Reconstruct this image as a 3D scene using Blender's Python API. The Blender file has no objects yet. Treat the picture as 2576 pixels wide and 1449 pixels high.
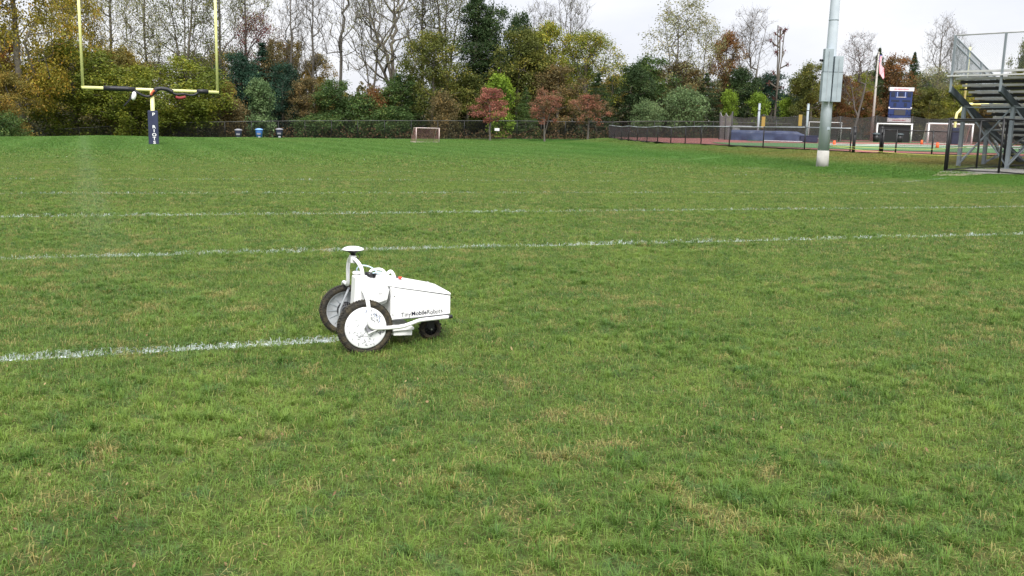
import bpy, math, random
import numpy as np
from mathutils import Vector, Matrix, Euler

# ------------------------------------------------------------------ camera, world, sun, exposure
S = bpy.context.scene
COL = S.collection
FPX, PITCH, ROLL, CH = 2370.0, math.radians(9.65), math.radians(1.49), 1.466   # focal length for a 2576 px wide frame
cF = np.array([0, math.cos(PITCH), -math.sin(PITCH)]); cR0 = np.array([1., 0, 0]); cU0 = np.cross(cR0, cF)
cR = math.cos(ROLL)*cR0 + math.sin(ROLL)*cU0; cU = -math.sin(ROLL)*cR0 + math.cos(ROLL)*cU0
CO = np.array([0, 0, CH])
cd = bpy.data.cameras.new('camera'); cam = bpy.data.objects.new('camera', cd); COL.objects.link(cam)
m = Matrix.Identity(4)
for i in range(3):
    m[i][0] = cR[i]; m[i][1] = cU[i]; m[i][2] = -cF[i]
m[2][3] = CH
cam.matrix_world = m
cd.sensor_width = 36; cd.lens = 36*FPX/2576; cd.clip_start = .05; cd.clip_end = 3000
S.camera = cam

SUN_EL, SUN_AZ = math.radians(52), math.radians(172)
w = bpy.data.worlds.new('World'); S.world = w; w.use_nodes = True
nt = w.node_tree; N = nt.nodes; LK = nt.links
for n in list(N): N.remove(n)
out = N.new('ShaderNodeOutputWorld')
sky = N.new('ShaderNodeTexSky'); sky.sky_type = 'NISHITA'; sky.sun_disc = False
sky.sun_elevation = SUN_EL; sky.sun_rotation = SUN_AZ
bg = N.new('ShaderNodeBackground'); bg.inputs[1].default_value = 0.06
LK.new(sky.outputs[0], bg.inputs[0])
tc = N.new('ShaderNodeTexCoord')
mp = N.new('ShaderNodeMapping'); mp.inputs['Scale'].default_value = (1, 1, 3.2)
LK.new(tc.outputs['Generated'], mp.inputs[0])
nz = N.new('ShaderNodeTexNoise'); nz.inputs['Scale'].default_value = 2.6; nz.inputs['Detail'].default_value = 6; nz.inputs['Roughness'].default_value = .5
LK.new(mp.outputs[0], nz.inputs[0])
cr = N.new('ShaderNodeValToRGB'); cr.color_ramp.elements[0].position = .36; cr.color_ramp.elements[1].position = .60
cr.color_ramp.elements[0].color = (.80, .82, .90, 1); cr.color_ramp.elements[1].color = (1.0, 1.0, 1.03, 1)
LK.new(nz.outputs['Fac'], cr.inputs[0])
bc = N.new('ShaderNodeBackground')
# overcast sky: brighter towards the zenith (CIE overcast), the same all the way round
sx_ = N.new('ShaderNodeSeparateXYZ'); LK.new(tc.outputs['Generated'], sx_.inputs[0])
ma = N.new('ShaderNodeMath'); ma.operation = 'MULTIPLY_ADD'; ma.use_clamp = False; LK.new(sx_.outputs['Z'], ma.inputs[0]); ma.inputs[1].default_value = .38; ma.inputs[2].default_value = .43
mq = N.new('ShaderNodeMath'); mq.operation = 'MAXIMUM'; LK.new(ma.outputs[0], mq.inputs[0]); mq.inputs[1].default_value = .43; LK.new(mq.outputs[0], bc.inputs[1])
LK.new(cr.outputs[0], bc.inputs[0])
mx = N.new('ShaderNodeMixShader'); mx.inputs[0].default_value = .93
LK.new(bg.outputs[0], mx.inputs[1]); LK.new(bc.outputs[0], mx.inputs[2]); LK.new(mx.outputs[0], out.inputs[0])

sl = bpy.data.lights.new('sun', 'SUN'); sl.energy = 2.3; sl.angle = math.radians(24); sl.color = (1, .97, .93)
so = bpy.data.objects.new('sun', sl); COL.objects.link(so)
sdir = Vector((math.sin(SUN_AZ)*math.cos(SUN_EL), math.cos(SUN_AZ)*math.cos(SUN_EL), math.sin(SUN_EL)))
so.rotation_euler = sdir.to_track_quat('Z', 'Y').to_euler()
S.view_settings.view_transform = 'Standard'; S.view_settings.look = 'None'
S.view_settings.exposure = 1.22; S.view_settings.gamma = 1; S.view_settings.use_curve_mapping = False
S.render.engine = 'CYCLES'
S.cycles.max_bounces = 5; S.cycles.diffuse_bounces = 2; S.cycles.glossy_bounces = 2; S.cycles.transmission_bounces = 3
S.cycles.transparent_max_bounces = 8; S.cycles.use_denoising = True

# ------------------------------------------------------------------ pixel -> place helpers (design units: photo at 2576 px wide)
def ray(px, py): return cF + cR*(px-1288)/FPX - cU*(py-724.5)/FPX
def atd(px, py, d): return CO + ray(px, py)*d
def atz(px, py, z):
    D = ray(px, py); return CO + D*((z-CH)/D[2])
TH = math.radians(22.1)
LA = np.array([math.cos(TH), math.sin(TH), 0]); LN = np.array([-math.sin(TH), math.cos(TH), 0])   # along / across the yard lines

# ------------------------------------------------------------------ terrain
ctrl = []
TOE = [(1500, 372), (1581, 381), (1750, 404), (1921, 427), (2130, 447), (2287, 459), (2400, 470), (2576, 480), (2576, 520)]
_t = sorted([tuple(atz(a, b, 0)[1::-1]) for a, b in TOE])
for yy in range(-24, 110, 9):
    for xx in range(-60, 60, 9):
        if yy > 18 and xx > min(8, np.interp(yy, [q[0] for q in _t], [q[1] for q in _t]))-(.5 if yy < 40 else 2) and not (xx < np.interp(yy, [q[0] for q in _t], [q[1] for q in _t])-2 and yy < 60): continue
        if xx > 40: continue
        if xx < -33 and yy > 52: continue
        if xx < -27 and yy > 75: continue
        if yy > 90 and xx < -8: continue
        ctrl.append((xx, yy, 0))
for px, py in TOE:
    P = atz(px, py, 0); ctrl.append((P[0], P[1], 0))
FENCE_PTS = [(1531, 346.5, 88), (1581, 352.5, 78), (1654, 358.5, 68), (1763, 364.5, 59.5), (1834, 368.5, 55.5), (1919, 373, 52), (2023, 378, 48), (2138, 384, 45.5)]
FENCE2_PTS = [(2219, 387, 45), (2252, 388, 45), (2343, 391, 44.5), (2410, 392, 44.5)]
for a_, b_ in zip(FENCE_PTS[:-1], FENCE_PTS[1:]):
    for f_ in (0, .5): ctrl.append(tuple(atd(*a_)*(1-f_)+atd(*b_)*f_)); ctrl.append(tuple((atd(*a_)*(1-f_)+atd(*b_)*f_)*[1, 1, 1.02]+[1.2, 1.2, 0]))
ctrl.append(tuple(atd(*FENCE_PTS[-1])))
for q in FENCE2_PTS: ctrl.append(tuple(atd(*q))); ctrl.append(tuple(atd(*q)+[.3, 2, .03]))
for q in ((2070, 419, 39), (2378, 431, 34.2), (2520, 434, 33), (2420, 421, 37), (2570, 425, 37)): ctrl.append(tuple(atd(*q)))
for q in ((14, 110, .6), (20, 130, .78), (47, 124, .8), (51, 137, .95), (60, 90, .8), (35, 60, .72), (28, 75, .78), (26, 95, .8), (70, 130, .9), (36, 45, .6),
          (30, 40, .5), (24, 39, .42), (90, 60, .8), (90, 160, 1.2), (40, 165, 1.1), (0, 110, .18), (11, 112, .3), (-18, 110, -.3), (-9, 97, 0), (-22, 96, -.1), (-38, 106, -1.0), (-54, 101, -2.4),
          (-42, 72, -.6), (-50, 80, -1.3), (-30, 90, -.5), (-60, 70, -1.6), (-80, 90, -3), (-100, 140, -3), (-60, 140, -2.5), (-30, 140, -1), (0, 150, .2), (0, 220, .5), (-120, 220, -2),
          (120, 220, 1.5), (-150, 60, -2), (-100, 20, 0), (-100, -20, 0), (60, 0, 0), (100, 0, 0), (40, -25, 0), (60, 30, .4)): ctrl.append(q)
ctrl = np.array(ctrl, float)
_A = np.sqrt(((ctrl[:, None, :2]-ctrl[None, :, :2])**2).sum(-1)); _n = len(ctrl)
_M = np.zeros((_n+1, _n+1)); _M[:_n, :_n] = _A + 0*np.eye(_n); _M[:_n, _n] = 1; _M[_n, :_n] = 1
_W = np.linalg.solve(_M, np.append(ctrl[:, 2], 0))
def gzv(xy):
    xy = np.atleast_2d(np.asarray(xy, float)); o = np.empty(len(xy))
    for i in range(0, len(xy), 4000):
        c = xy[i:i+4000]
        o[i:i+4000] = np.sqrt(((c[:, None, :]-ctrl[None, :, :2])**2).sum(-1))@_W[:_n]+_W[_n]
    return np.clip(o, -4, 2.5)
def gz(x, y): return float(gzv([[x, y]])[0])
def hit(px, py, d0=3, d1=260):
    D = ray(px, py); ds = np.linspace(d0, d1, 1600); P = CO+np.outer(ds, D)
    g = gzv(P[:, :2]); k = np.argmax(P[:, 2] < g)
    return P[k] if P[k, 2] < g[k] else P[-1]
def base(px, py, d):
    P = atd(px, py, d); return (P[0], P[1], gz(P[0], P[1]))

# ------------------------------------------------------------------ materials
def mat(name, col, rough=.6, metal=0, noise=None, bump=0, spec=.4, bscale=None, objc=False):
    """noise = (colour2, scale, contrast lo, hi)"""
    M = bpy.data.materials.new(name); M.use_nodes = True; t = M.node_tree; b = t.nodes['Principled BSDF']
    b.inputs['Base Color'].default_value = (*col, 1); b.inputs['Roughness'].default_value = rough
    b.inputs['Metallic'].default_value = metal; b.inputs['Specular IOR Level'].default_value = spec
    g = None
    if noise or bump:
        g = t.nodes.new('ShaderNodeTexCoord').outputs['Object'] if objc else t.nodes.new('ShaderNodeNewGeometry').outputs['Position']
    if noise:
        c2, sc, lo, hi = noise
        n = t.nodes.new('ShaderNodeTexNoise'); n.inputs['Scale'].default_value = sc; n.inputs['Detail'].default_value = 5
        t.links.new(g, n.inputs['Vector'])
        r = t.nodes.new('ShaderNodeMapRange'); r.inputs[1].default_value = lo; r.inputs[2].default_value = hi
        t.links.new(n.outputs['Fac'], r.inputs[0])
        x = t.nodes.new('ShaderNodeMix'); x.data_type = 'RGBA'; x.inputs['A'].default_value = (*col, 1); x.inputs['B'].default_value = (*c2, 1)
        t.links.new(r.outputs[0], x.inputs['Factor']); t.links.new(x.outputs['Result'], b.inputs['Base Color'])
    if bump:
        n = t.nodes.new('ShaderNodeTexNoise'); n.inputs['Scale'].default_value = bscale or 60; n.inputs['Detail'].default_value = 4
        t.links.new(g, n.inputs['Vector'])
        bp = t.nodes.new('ShaderNodeBump'); bp.inputs['Strength'].default_value = bump; bp.inputs['Distance'].default_value = .02
        t.links.new(n.outputs['Fac'], bp.inputs['Height']); t.links.new(bp.outputs[0], b.inputs['Normal'])
    return M

class Sh:   # tiny node-expression helper
    def __init__(s, M): s.t = M.node_tree
    def m(s, op, a, b=None, c=None, clamp=False):
        n = s.t.nodes.new('ShaderNodeMath'); n.operation = op; n.use_clamp = clamp
        for i, v in enumerate((a, b, c)):
            if v is None: continue
            if isinstance(v, (int, float)): n.inputs[i].default_value = v
            else: s.t.links.new(v, n.inputs[i])
        return n.outputs[0]
    def dot(s, v, k):
        n = s.t.nodes.new('ShaderNodeVectorMath'); n.operation = 'DOT_PRODUCT'; s.t.links.new(v, n.inputs[0]); n.inputs[1].default_value = tuple(k); return n.outputs['Value']
    def noise(s, v, scale, detail=3, rough=.5, off=0):
        if off:
            a = s.t.nodes.new('ShaderNodeVectorMath'); a.operation = 'ADD'; s.t.links.new(v, a.inputs[0]); a.inputs[1].default_value = (off, off*1.7, 0); v = a.outputs[0]
        n = s.t.nodes.new('ShaderNodeTexNoise'); n.inputs['Scale'].default_value = scale; n.inputs['Detail'].default_value = detail; n.inputs['Roughness'].default_value = rough
        s.t.links.new(v, n.inputs['Vector']); return n.outputs['Fac']
    def rng(s, v, a, b, c=0, d=1):
        n = s.t.nodes.new('ShaderNodeMapRange'); n.inputs[1].default_value = a; n.inputs[2].default_value = b; n.inputs[3].default_value = c; n.inputs[4].default_value = d
        s.t.links.new(v, n.inputs[0]); return n.outputs[0]
    def mix(s, f, A, B, mode='MIX'):
        n = s.t.nodes.new('ShaderNodeMix'); n.data_type = 'RGBA'; n.blend_type = mode
        if isinstance(f, (int, float)): n.inputs['Factor'].default_value = f
        else: s.t.links.new(f, n.inputs['Factor'])
        for k, v in (('A', A), ('B', B)):
            if isinstance(v, tuple): n.inputs[k].default_value = (*v, 1)
            else: s.t.links.new(v, n.inputs[k])
        return n.outputs['Result']

HASH_S = .1
def grass_colour(M, blades):
    """colour of turf by its place in the world: green mix, dry straw patches, painted yard lines"""
    h = Sh(M); t = M.node_tree
    pos = t.nodes.new('ShaderNodeNewGeometry').outputs['Position']
    sep = t.nodes.new('ShaderNodeSeparateXYZ'); t.links.new(pos, sep.inputs[0]); z = sep.outputs['Z']
    flat = t.nodes.new('ShaderNodeCombineXYZ'); t.links.new(sep.outputs['X'], flat.inputs[0]); t.links.new(sep.outputs['Y'], flat.inputs[1]); p = flat.outputs[0]
    big = h.noise(p, .35, 3); mid = h.noise(p, 2.2, 3, off=7); sm = h.noise(p, 9, 2, off=3); pat = h.noise(p, 1.1, 3, .6, off=71); far = h.noise(p, .09, 2, off=31)
    c = h.mix(h.rng(h.m('ADD', h.m('MULTIPLY', pat, .22), h.m('ADD', h.m('MULTIPLY', mid, .24), h.m('ADD', h.m('MULTIPLY', sm, .30), h.m('MULTIPLY', h.noise(p, 20, 2, off=61), .24)))), .43, .57), (.030, .077, .011), (.150, .214, .038))  # mottle mixes real greens with painted shade between grass clumps
    c = h.mix(h.rng(big, .4, .65, 0, .55), c, (.046, .104, .020))
    # bluish dark-green clumps and dry straw clumps
    c = h.mix(h.rng(h.noise(p, 5.5, 3, off=17), .56, .68, 0, .65), c, (.040, .100, .040))
    dry = h.rng(h.m('ADD', h.m('MULTIPLY', h.noise(p, 3.1, 4, .65, off=11), .7), h.m('MULTIPLY', big, .3)), .53, .63)
    if blades:
        at = t.nodes.new('ShaderNodeAttribute'); at.attribute_name = 'tint'; ts = t.nodes.new('ShaderNodeSeparateColor'); t.links.new(at.outputs['Color'], ts.inputs[0])
        rnd, tipf, r2 = ts.outputs[0], ts.outputs[1], ts.outputs[2]
        straw = h.mix(r2, (.25, .19, .060), (.36, .27, .14))
        c = h.mix(h.m('MULTIPLY', h.m('GREATER_THAN', h.m('ADD', rnd, h.m('MULTIPLY', dry, .72)), .92), .85), c, straw)
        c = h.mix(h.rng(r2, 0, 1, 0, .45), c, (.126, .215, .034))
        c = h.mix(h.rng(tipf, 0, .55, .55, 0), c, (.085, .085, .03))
    else:
        rnd = h.noise(p, 60, 2, off=5)
        c = h.mix(h.rng(rnd, .35, .65, .35, .75), c, (.075, .070, .028)); c = h.mix(h.rng(dry, 0, 1, 0, .5), c, (.12, .095, .045))
    # bank near the track fence: dry and tan in patches, lush green lower down
    bank = h.rng(z, .25, .5)
    tan = h.m('MULTIPLY', bank, h.rng(h.noise(p, .5, 4, .6, off=43), .33, .52))
    c = h.mix(h.m('MULTIPLY', tan, .8), c, (.20, .155, .045))
    lush = h.m('MULTIPLY', h.rng(z, .03, .12), h.rng(z, .5, .3))
    c = h.mix(h.m('MULTIPLY', lush, .75), c, (.052, .135, .016))
    # distance across the field: mown greener strip at the far end
    q = h.dot(p, LN); s = h.dot(p, LA)
    stripe = h.rng(h.m('SINE', h.m('ADD', h.m('MULTIPLY', s, 2.2), h.m('MULTIPLY', mid, 1.5))), -.5, .5, 0, 1)
    c = h.mix(h.rng(q, 30, 52, 0, .7), c, h.mix(stripe, (.052, .132, .020), (.072, .160, .030)))
    fs = h.m('MULTIPLY', h.rng(q, 60, 70), h.rng(far, .5, .62, 0, .6)); c = h.mix(fs, c, (.09, .15, .03))
    # painted lines, 5 yards apart, worn thinner further out
    sc = t.nodes.new('ShaderNodeVectorMath'); sc.operation = 'SCALE'; t.links.new(c, sc.inputs[0]); sc.inputs['Scale'].default_value = 1.40 if blades else .85; c = sc.outputs[0]
    k = h.m('DIVIDE', h.m('SUBTRACT', q, 6.285-2.286), 4.572)
    idx = h.m('FLOOR', k)
    wob = h.m('MULTIPLY', h.m('SUBTRACT', h.noise(p, 14, 2, off=23), .5), .10)
    dist = h.m('ABSOLUTE', h.m('ADD', h.m('MULTIPLY', h.m('SUBTRACT', h.m('FRACT', k), .5), 4.572), wob))
    lm = h.rng(dist, .060, .024)
    wear = h.rng(h.noise(p, 2.3, 4, .75, off=53), .38, .62)
    lvl = h.m('MULTIPLY', h.rng(idx, 1.5, 4, .80, .32), h.rng(idx, 4, 6, 1, .25))
    thr = h.m('MULTIPLY', h.m('MULTIPLY', lm, lvl), h.m('ADD', h.m('MULTIPLY', wear, .72), .28))
    okk = h.m('MULTIPLY', h.m('GREATER_THAN', idx, -.5), h.m('LESS_THAN', idx, 9.5))
    first = h.m('LESS_THAN', idx, .5)
    beyond = h.m('GREATER_THAN', s, 1.42)
    okk = h.m('MULTIPLY', okk, h.m('SUBTRACT', 1, h.m('MULTIPLY', first, beyond)))
    okk = h.m('MULTIPLY', okk, h.m('LESS_THAN', z, .16))
    boost = h.m('ADD', 1, h.m('MULTIPLY', first, .08))
    hs = h.m('ABSOLUTE', h.m('ADD', h.m('ADD', h.m('SUBTRACT', s, HASH_S), h.m('MULTIPLY', q, .042)), h.m('MULTIPLY', h.m('SUBTRACT', mid, .5), .5)))
    c = h.mix(h.m('MULTIPLY', h.m('MULTIPLY', h.rng(hs, .40, .1), h.rng(q, 8, 16)), .08), c, (.40, .48, .34))
    rr = h.rng(rnd, 0, 1) if blades else h.rng(rnd, .35, .65)
    wm = h.m('MULTIPLY', h.m('GREATER_THAN', h.m('MULTIPLY', thr, boost), rr), okk)
    c = h.mix(h.m('MULTIPLY', wm, .85), c, (.66, .72, .74))
    return c

def grass_mat(name, blades):
    M = bpy.data.materials.new(name); M.use_nodes = True; t = M.node_tree
    b = t.nodes['Principled BSDF']; c = grass_colour(M, blades)
    if blades:
        o = t.nodes['Material Output']
        t.links.new(c, b.inputs['Base Color']); b.inputs['Roughness'].default_value = .55; b.inputs['Specular IOR Level'].default_value = .25
        tr = t.nodes.new('ShaderNodeBsdfTranslucent'); t.links.new(c, tr.inputs[0])
        x = t.nodes.new('ShaderNodeMixShader'); x.inputs[0].default_value = .33
        t.links.new(b.outputs[0], x.inputs[1]); t.links.new(tr.outputs[0], x.inputs[2]); t.links.new(x.outputs[0], o.inputs[0])
    else:
        t.links.new(c, b.inputs['Base Color']); b.inputs['Roughness'].default_value = .95; b.inputs['Specular IOR Level'].default_value = .1
    return M

def leaf_mat(name, c1, c2, c3=None):
    """crown colour: c1/c2 in clumps, c3 on scattered leaves"""
    M = bpy.data.materials.new(name); M.use_nodes = True; t = M.node_tree; h = Sh(M)
    b = t.nodes['Principled BSDF']; o = t.nodes['Material Output']
    pos = t.nodes.new('ShaderNodeNewGeometry').outputs['Position']
    at = t.nodes.new('ShaderNodeAttribute'); at.attribute_name = 'tint'; ts = t.nodes.new('ShaderNodeSeparateColor'); t.links.new(at.outputs['Color'], ts.inputs[0])
    c = h.mix(h.rng(h.noise(pos, .45, 3), .40, .62), c1, c2)
    if c3: c = h.mix(h.m('MULTIPLY', h.m('GREATER_THAN', h.m('ADD', ts.outputs[0], h.m('MULTIPLY', h.noise(pos, .3, 2, off=9), .5)), 1.0), .8), c, c3)
    v = h.m('MULTIPLY', h.rng(ts.outputs[1], 0, 1, .98, 1.55), h.rng(ts.outputs[2], 0, 1, .80, 1.25))
    mm = t.nodes.new('ShaderNodeVectorMath'); mm.operation = 'SCALE'; t.links.new(c, mm.inputs[0]); t.links.new(v, mm.inputs['Scale'])
    t.links.new(mm.outputs[0], b.inputs['Base Color']); b.inputs['Roughness'].default_value = .6; b.inputs['Specular IOR Level'].default_value = .2
    tr = t.nodes.new('ShaderNodeBsdfTranslucent'); t.links.new(mm.outputs[0], tr.inputs[0])
    x = t.nodes.new('ShaderNodeMixShader'); x.inputs[0].default_value = .3
    t.links.new(b.outputs[0], x.inputs[1]); t.links.new(tr.outputs[0], x.inputs[2]); t.links.new(x.outputs[0], o.inputs[0])
    return M

MT = dict(
    white=mat('white_paint', (.80, .80, .79), .35, noise=((.74, .74, .72), 14, .5, .8)),
    whitedirty=mat('scuffed_white_plastic', (.80, .81, .82), .4, noise=((.62, .64, .64), 9, .5, .85), objc=True),
    seam=mat('dark_seam', (.10, .10, .12), .6),
    tyre=mat('tyre_rubber', (.024, .022, .018), .85, noise=((.070, .056, .032), 26, .42, .66), bump=.6, bscale=90),
    black=mat('black_plastic', (.015, .015, .017), .4),
    blackmetal=mat('black_coated_steel', (.012, .012, .013), .45, metal=0),
    steel=mat('galvanised_steel', (.36, .39, .41), .45, metal=.35, noise=((.27, .30, .32), 3, .4, .7)),
    bolt=mat('bolt_steel', (.45, .45, .45), .3, metal=.9),
    greyrim=mat('grey_rim', (.38, .40, .42), .45, noise=((.30, .31, .32), 20, .45, .7)),
    red=mat('red_button', (.75, .06, .025), .4),
    hose=mat('clear_hose', (.55, .72, .82), .25),
    ink=mat('dark_ink', (.015, .015, .03), .6),
    scuff=mat('black_scuffs', (.10, .10, .11), .8),
    bluescuff=mat('blue_scuffs', (.25, .33, .55), .7),
    yellow=mat('yellow_goal_paint', (.80, .78, .34), .4, noise=((.72, .70, .30), 1.5, .4, .7)),
    navy=mat('navy_vinyl', (.022, .028, .065), .55, noise=((.030, .038, .080), 2, .4, .7)),
    tarp=mat('blue_tarp', (.030, .045, .105), .5, noise=((.045, .065, .14), 1.2, .4, .7), bump=.6, bscale=2.5),
    blacksheet=mat('black_sheet', (.012, .012, .016), .5, bump=.5, bscale=8),
    redcloth=mat('red_cloth', (.45, .10, .05), .8), darkred=mat('dark_red_cloth', (.22, .035, .035), .8),
    conc=mat('concrete', (.42, .41, .38), .9, noise=((.30, .29, .27), 4, .35, .7), bump=.3),
    polegalv=mat('pole_galvanised', (.47, .52, .56), .6, metal=0, noise=((.41, .46, .505), 2.5, .4, .65)),
    cabinet=mat('grey_cabinet_paint', (.31, .36, .385), .5, noise=((.24, .285, .31), 3, .4, .7)),
    alu=mat('aluminium_planks', (.62, .62, .60), .45, metal=.25, noise=((.5, .5, .48), 3, .4, .7)),
    shadealu=mat('shade_black_footboards', (.025, .027, .030), .6, metal=.2),  # near black: shade under the seat rows painted into the boards
    bsteel=mat('bleacher_steel', (.25, .285, .305), .55, metal=.2, noise=((.22, .25, .27), 2.5, .4, .7)),
    stringer=mat('dark_stringer_steel', (.055, .072, .078), .6, metal=.1),
    track=mat('red_track', (.27, .092, .075), .9, noise=((.22, .078, .066), 1.2, .4, .65)),
    turf=mat('green_turf', (.075, .165, .055), .95, noise=((.06, .14, .05), 2.2, .4, .65)),
    lane=mat('white_line_paint', (.75, .75, .73), .8),
    orange=mat('orange_vinyl', (.85, .13, .03), .5),
    rope=mat('yellow_rope', (.60, .60, .14), .6),
    netgrey=mat('grey_netting', (.28, .28, .28), .9), netdark=mat('dark_netting', (.05, .05, .048), .9),
    netwhite=mat('white_netting', (.6, .6, .6), .9),
    mustard=mat('mustard_pad', (.28, .195, .045), .7),
    bluebin=mat('blue_bin_plastic', (.05, .16, .45), .5), navybin=mat('navy_bin_plastic', (.03, .035, .07), .5), greylid=mat('grey_lid_plastic', (.20, .20, .215), .6),
    bluelid=mat('pale_blue_lid', (.16, .33, .62), .5),
    sbblue=mat('scoreboard_blue', (.018, .038, .135), .5, noise=((.014, .030, .11), 1.2, .4, .7)), sbdark=mat('scoreboard_panel', (.018, .025, .05), .4),
    sbgrey=mat('scoreboard_screen', (.05, .052, .055), .5), sbwhite=mat('scoreboard_white', (.72, .70, .72), .5), sbred=mat('scoreboard_red', (.60, .22, .25), .6),
    flagpole=mat('weathered_pole', (.42, .40, .36), .6), flagred=mat('flag_red', (.62, .12, .16), .8), flagwhite=mat('flag_white', (.75, .72, .76), .8), flagblue=mat('flag_blue', (.10, .11, .30), .8),
    pink=mat('faded_pink_net', (.42, .22, .22), .8),
    bark=mat('bark', (.085, .072, .055), .95, noise=((.14, .125, .10), 3, .35, .65), bump=.5, bscale=12),
    greybark=mat('grey_bark', (.12, .108, .092), .95, noise=((.10, .09, .08), 3, .35, .65), bump=.4, bscale=12),
    dirt=mat('bare_dirt', (.25, .20, .13), .95, noise=((.16, .15, .10), 3, .35, .65), bump=.5, bscale=25),
    plank=mat('shaded_aluminium_planks', (.25, .26, .24), .6, metal=.1, noise=((.19, .20, .18), 3, .4, .7)),  # darker copy of the plank aluminium, underside shade put into its colour
    fadedpaint=mat('faded_pinkish_paint', (.55, .42, .40), .6, noise=((.62, .55, .52), 3, .4, .7)),
    darkconc=mat('weathered_concrete', (.20, .195, .18), .9, noise=((.13, .125, .11), 3, .35, .7), bump=.3),
    darkrail=mat('dark_rail', (.09, .09, .09), .5),
    signwhite=mat('white_sign', (.8, .8, .8), .6),
)

# ------------------------------------------------------------------ mesh builder
class MB:
    def __init__(s): s.v = []; s.f = []; s.smooth = []
    def add(s, vs, fs, sm=False):
        o = len(s.v); s.v += [tuple(float(c) for c in v) for v in vs]; s.f += [tuple(i+o for i in f) for f in fs]; s.smooth += [sm]*len(fs)
        return s
    def box(s, c, d, R=None):
        x, y, z = (k/2 for k in d); vs = [(sx*x, sy*y, sz*z) for sx in (-1, 1) for sy in (-1, 1) for sz in (-1, 1)]
        if R is not None: vs = [tuple(R@Vector(v)) for v in vs]
        vs = [(v[0]+c[0], v[1]+c[1], v[2]+c[2]) for v in vs]
        return s.add(vs, [(0, 1, 3, 2), (4, 6, 7, 5), (0, 4, 5, 1), (2, 3, 7, 6), (0, 2, 6, 4), (1, 5, 7, 3)])
    def bar(s, a, b, w, h, up=(0, 0, 1)):
        a = Vector(a); b = Vector(b); d = (b-a).normalized(); u = Vector(up)
        if abs(d.dot(u)) > .98: u = Vector((1, 0, 0))
        x = d.cross(u).normalized(); z = x.cross(d)
        vs = [p+x*sx*w/2+z*sz*h/2 for p in (a, b) for sx in (-1, 1) for sz in (-1, 1)]
        return s.add(vs, [(0, 1, 3, 2), (4, 6, 7, 5), (0, 4, 5, 1), (2, 3, 7, 6), (0, 2, 6, 4), (1, 5, 7, 3)])
    def tube(s, pts, r, n=8, cap=True):
        pts = [Vector(p) for p in pts]; k = len(pts); rs = r if isinstance(r, (list, tuple, np.ndarray)) else [r]*k
        prev = None; vs = []
        for i, p in enumerate(pts):
            d = (pts[min(i+1, k-1)]-pts[max(i-1, 0)]).normalized()
            if prev is None:
                u = Vector((0, 0, 1)) if abs(d.z) < .9 else Vector((1, 0, 0)); x = d.cross(u).normalized()
            else:
                x = (prev-d*prev.dot(d)).normalized()
            prev = x; y = d.cross(x)
            vs += [p+(x*math.cos(2*math.pi*j/n)+y*math.sin(2*math.pi*j/n))*rs[i] for j in range(n)]
        fs = [(i*n+j, i*n+(j+1) % n, (i+1)*n+(j+1) % n, (i+1)*n+j) for i in range(k-1) for j in range(n)]
        s.add(vs, fs, True)
        if cap: o = len(s.v)-len(vs); s.f += [tuple(o+j for j in range(n))[::-1], tuple(o+(k-1)*n+j for j in range(n))]; s.smooth += [False]*2
        return s
    def lathe(s, prof, n=24, M=None, sm=True):
        """prof = [(r, z)] about local z, M places it"""
        vs = [(r*math.cos(2*math.pi*j/n), r*math.sin(2*math.pi*j/n), z) for r, z in prof for j in range(n)]
        if M is not None: vs = [tuple(M@Vector(v)) for v in vs]
        fs = [(i*n+j, i*n+(j+1) % n, (i+1)*n+(j+1) % n, (i+1)*n+j) for i in range(len(prof)-1) for j in range(n)]
        return s.add(vs, fs, sm)
    def prism(s, poly, a, b, axis='y'):
        """poly in (x, z) pushed from y=a to y=b (each may be a function of x)"""
        fa = a if callable(a) else (lambda x: a); fb = b if callable(b) else (lambda x: b); n = len(poly)
        vs = [(x, fa(x), z) for x, z in poly]+[(x, fb(x), z) for x, z in poly]
        fs = [tuple(range(n)), tuple(range(2*n-1, n-1, -1))]+[(i, n+i, n+(i+1) % n, (i+1) % n) for i in range(n)]
        return s.add(vs, fs)
    def build(s, name, m, parent=None, bevel=0, loc=None, seg=2, subsurf=0):
        me = bpy.data.meshes.new(name); me.from_pydata(s.v, [], s.f); me.polygons.foreach_set('use_smooth', s.smooth)
        me.materials.append(MT[m] if isinstance(m, str) else m); me.update()
        o = bpy.data.objects.new(name, me); COL.objects.link(o)
        if bevel:
            bv = o.modifiers.new('bevel', 'BEVEL'); bv.width = bevel; bv.segments = seg; bv.limit_method = 'ANGLE'
            me.polygons.foreach_set('use_smooth', [True]*len(me.polygons))
            wn = o.modifiers.new('wn', 'WEIGHTED_NORMAL')
        if parent: o.parent = parent
        if loc is not None: o.location = loc
        return o

def tag(o, label=None, cat=None, group=None, kind=None):
    if label: o['label'] = label
    if cat: o['category'] = cat
    if group: o['group'] = group
    if kind: o['kind'] = kind
    return o
def thing(name, loc, label, cat, rz=0, group=None):
    o = bpy.data.objects.new(name, None); o.empty_display_size = .3; COL.objects.link(o); o.location = tuple(loc); o.rotation_euler = (0, 0, rz)
    return tag(o, label, cat, group)
def copy_tree(o, parent=None):
    c = o.copy(); COL.objects.link(c); c.parent = parent
    for ch in list(o.children): copy_tree(ch, c)
    return c
def share(o, loc=None, parent=None, rot=None):
    c = o.copy(); COL.objects.link(c); c.parent = parent or o.parent
    if loc is not None: c.location = loc
    if rot is not None: c.rotation_euler = rot
    return c

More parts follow.
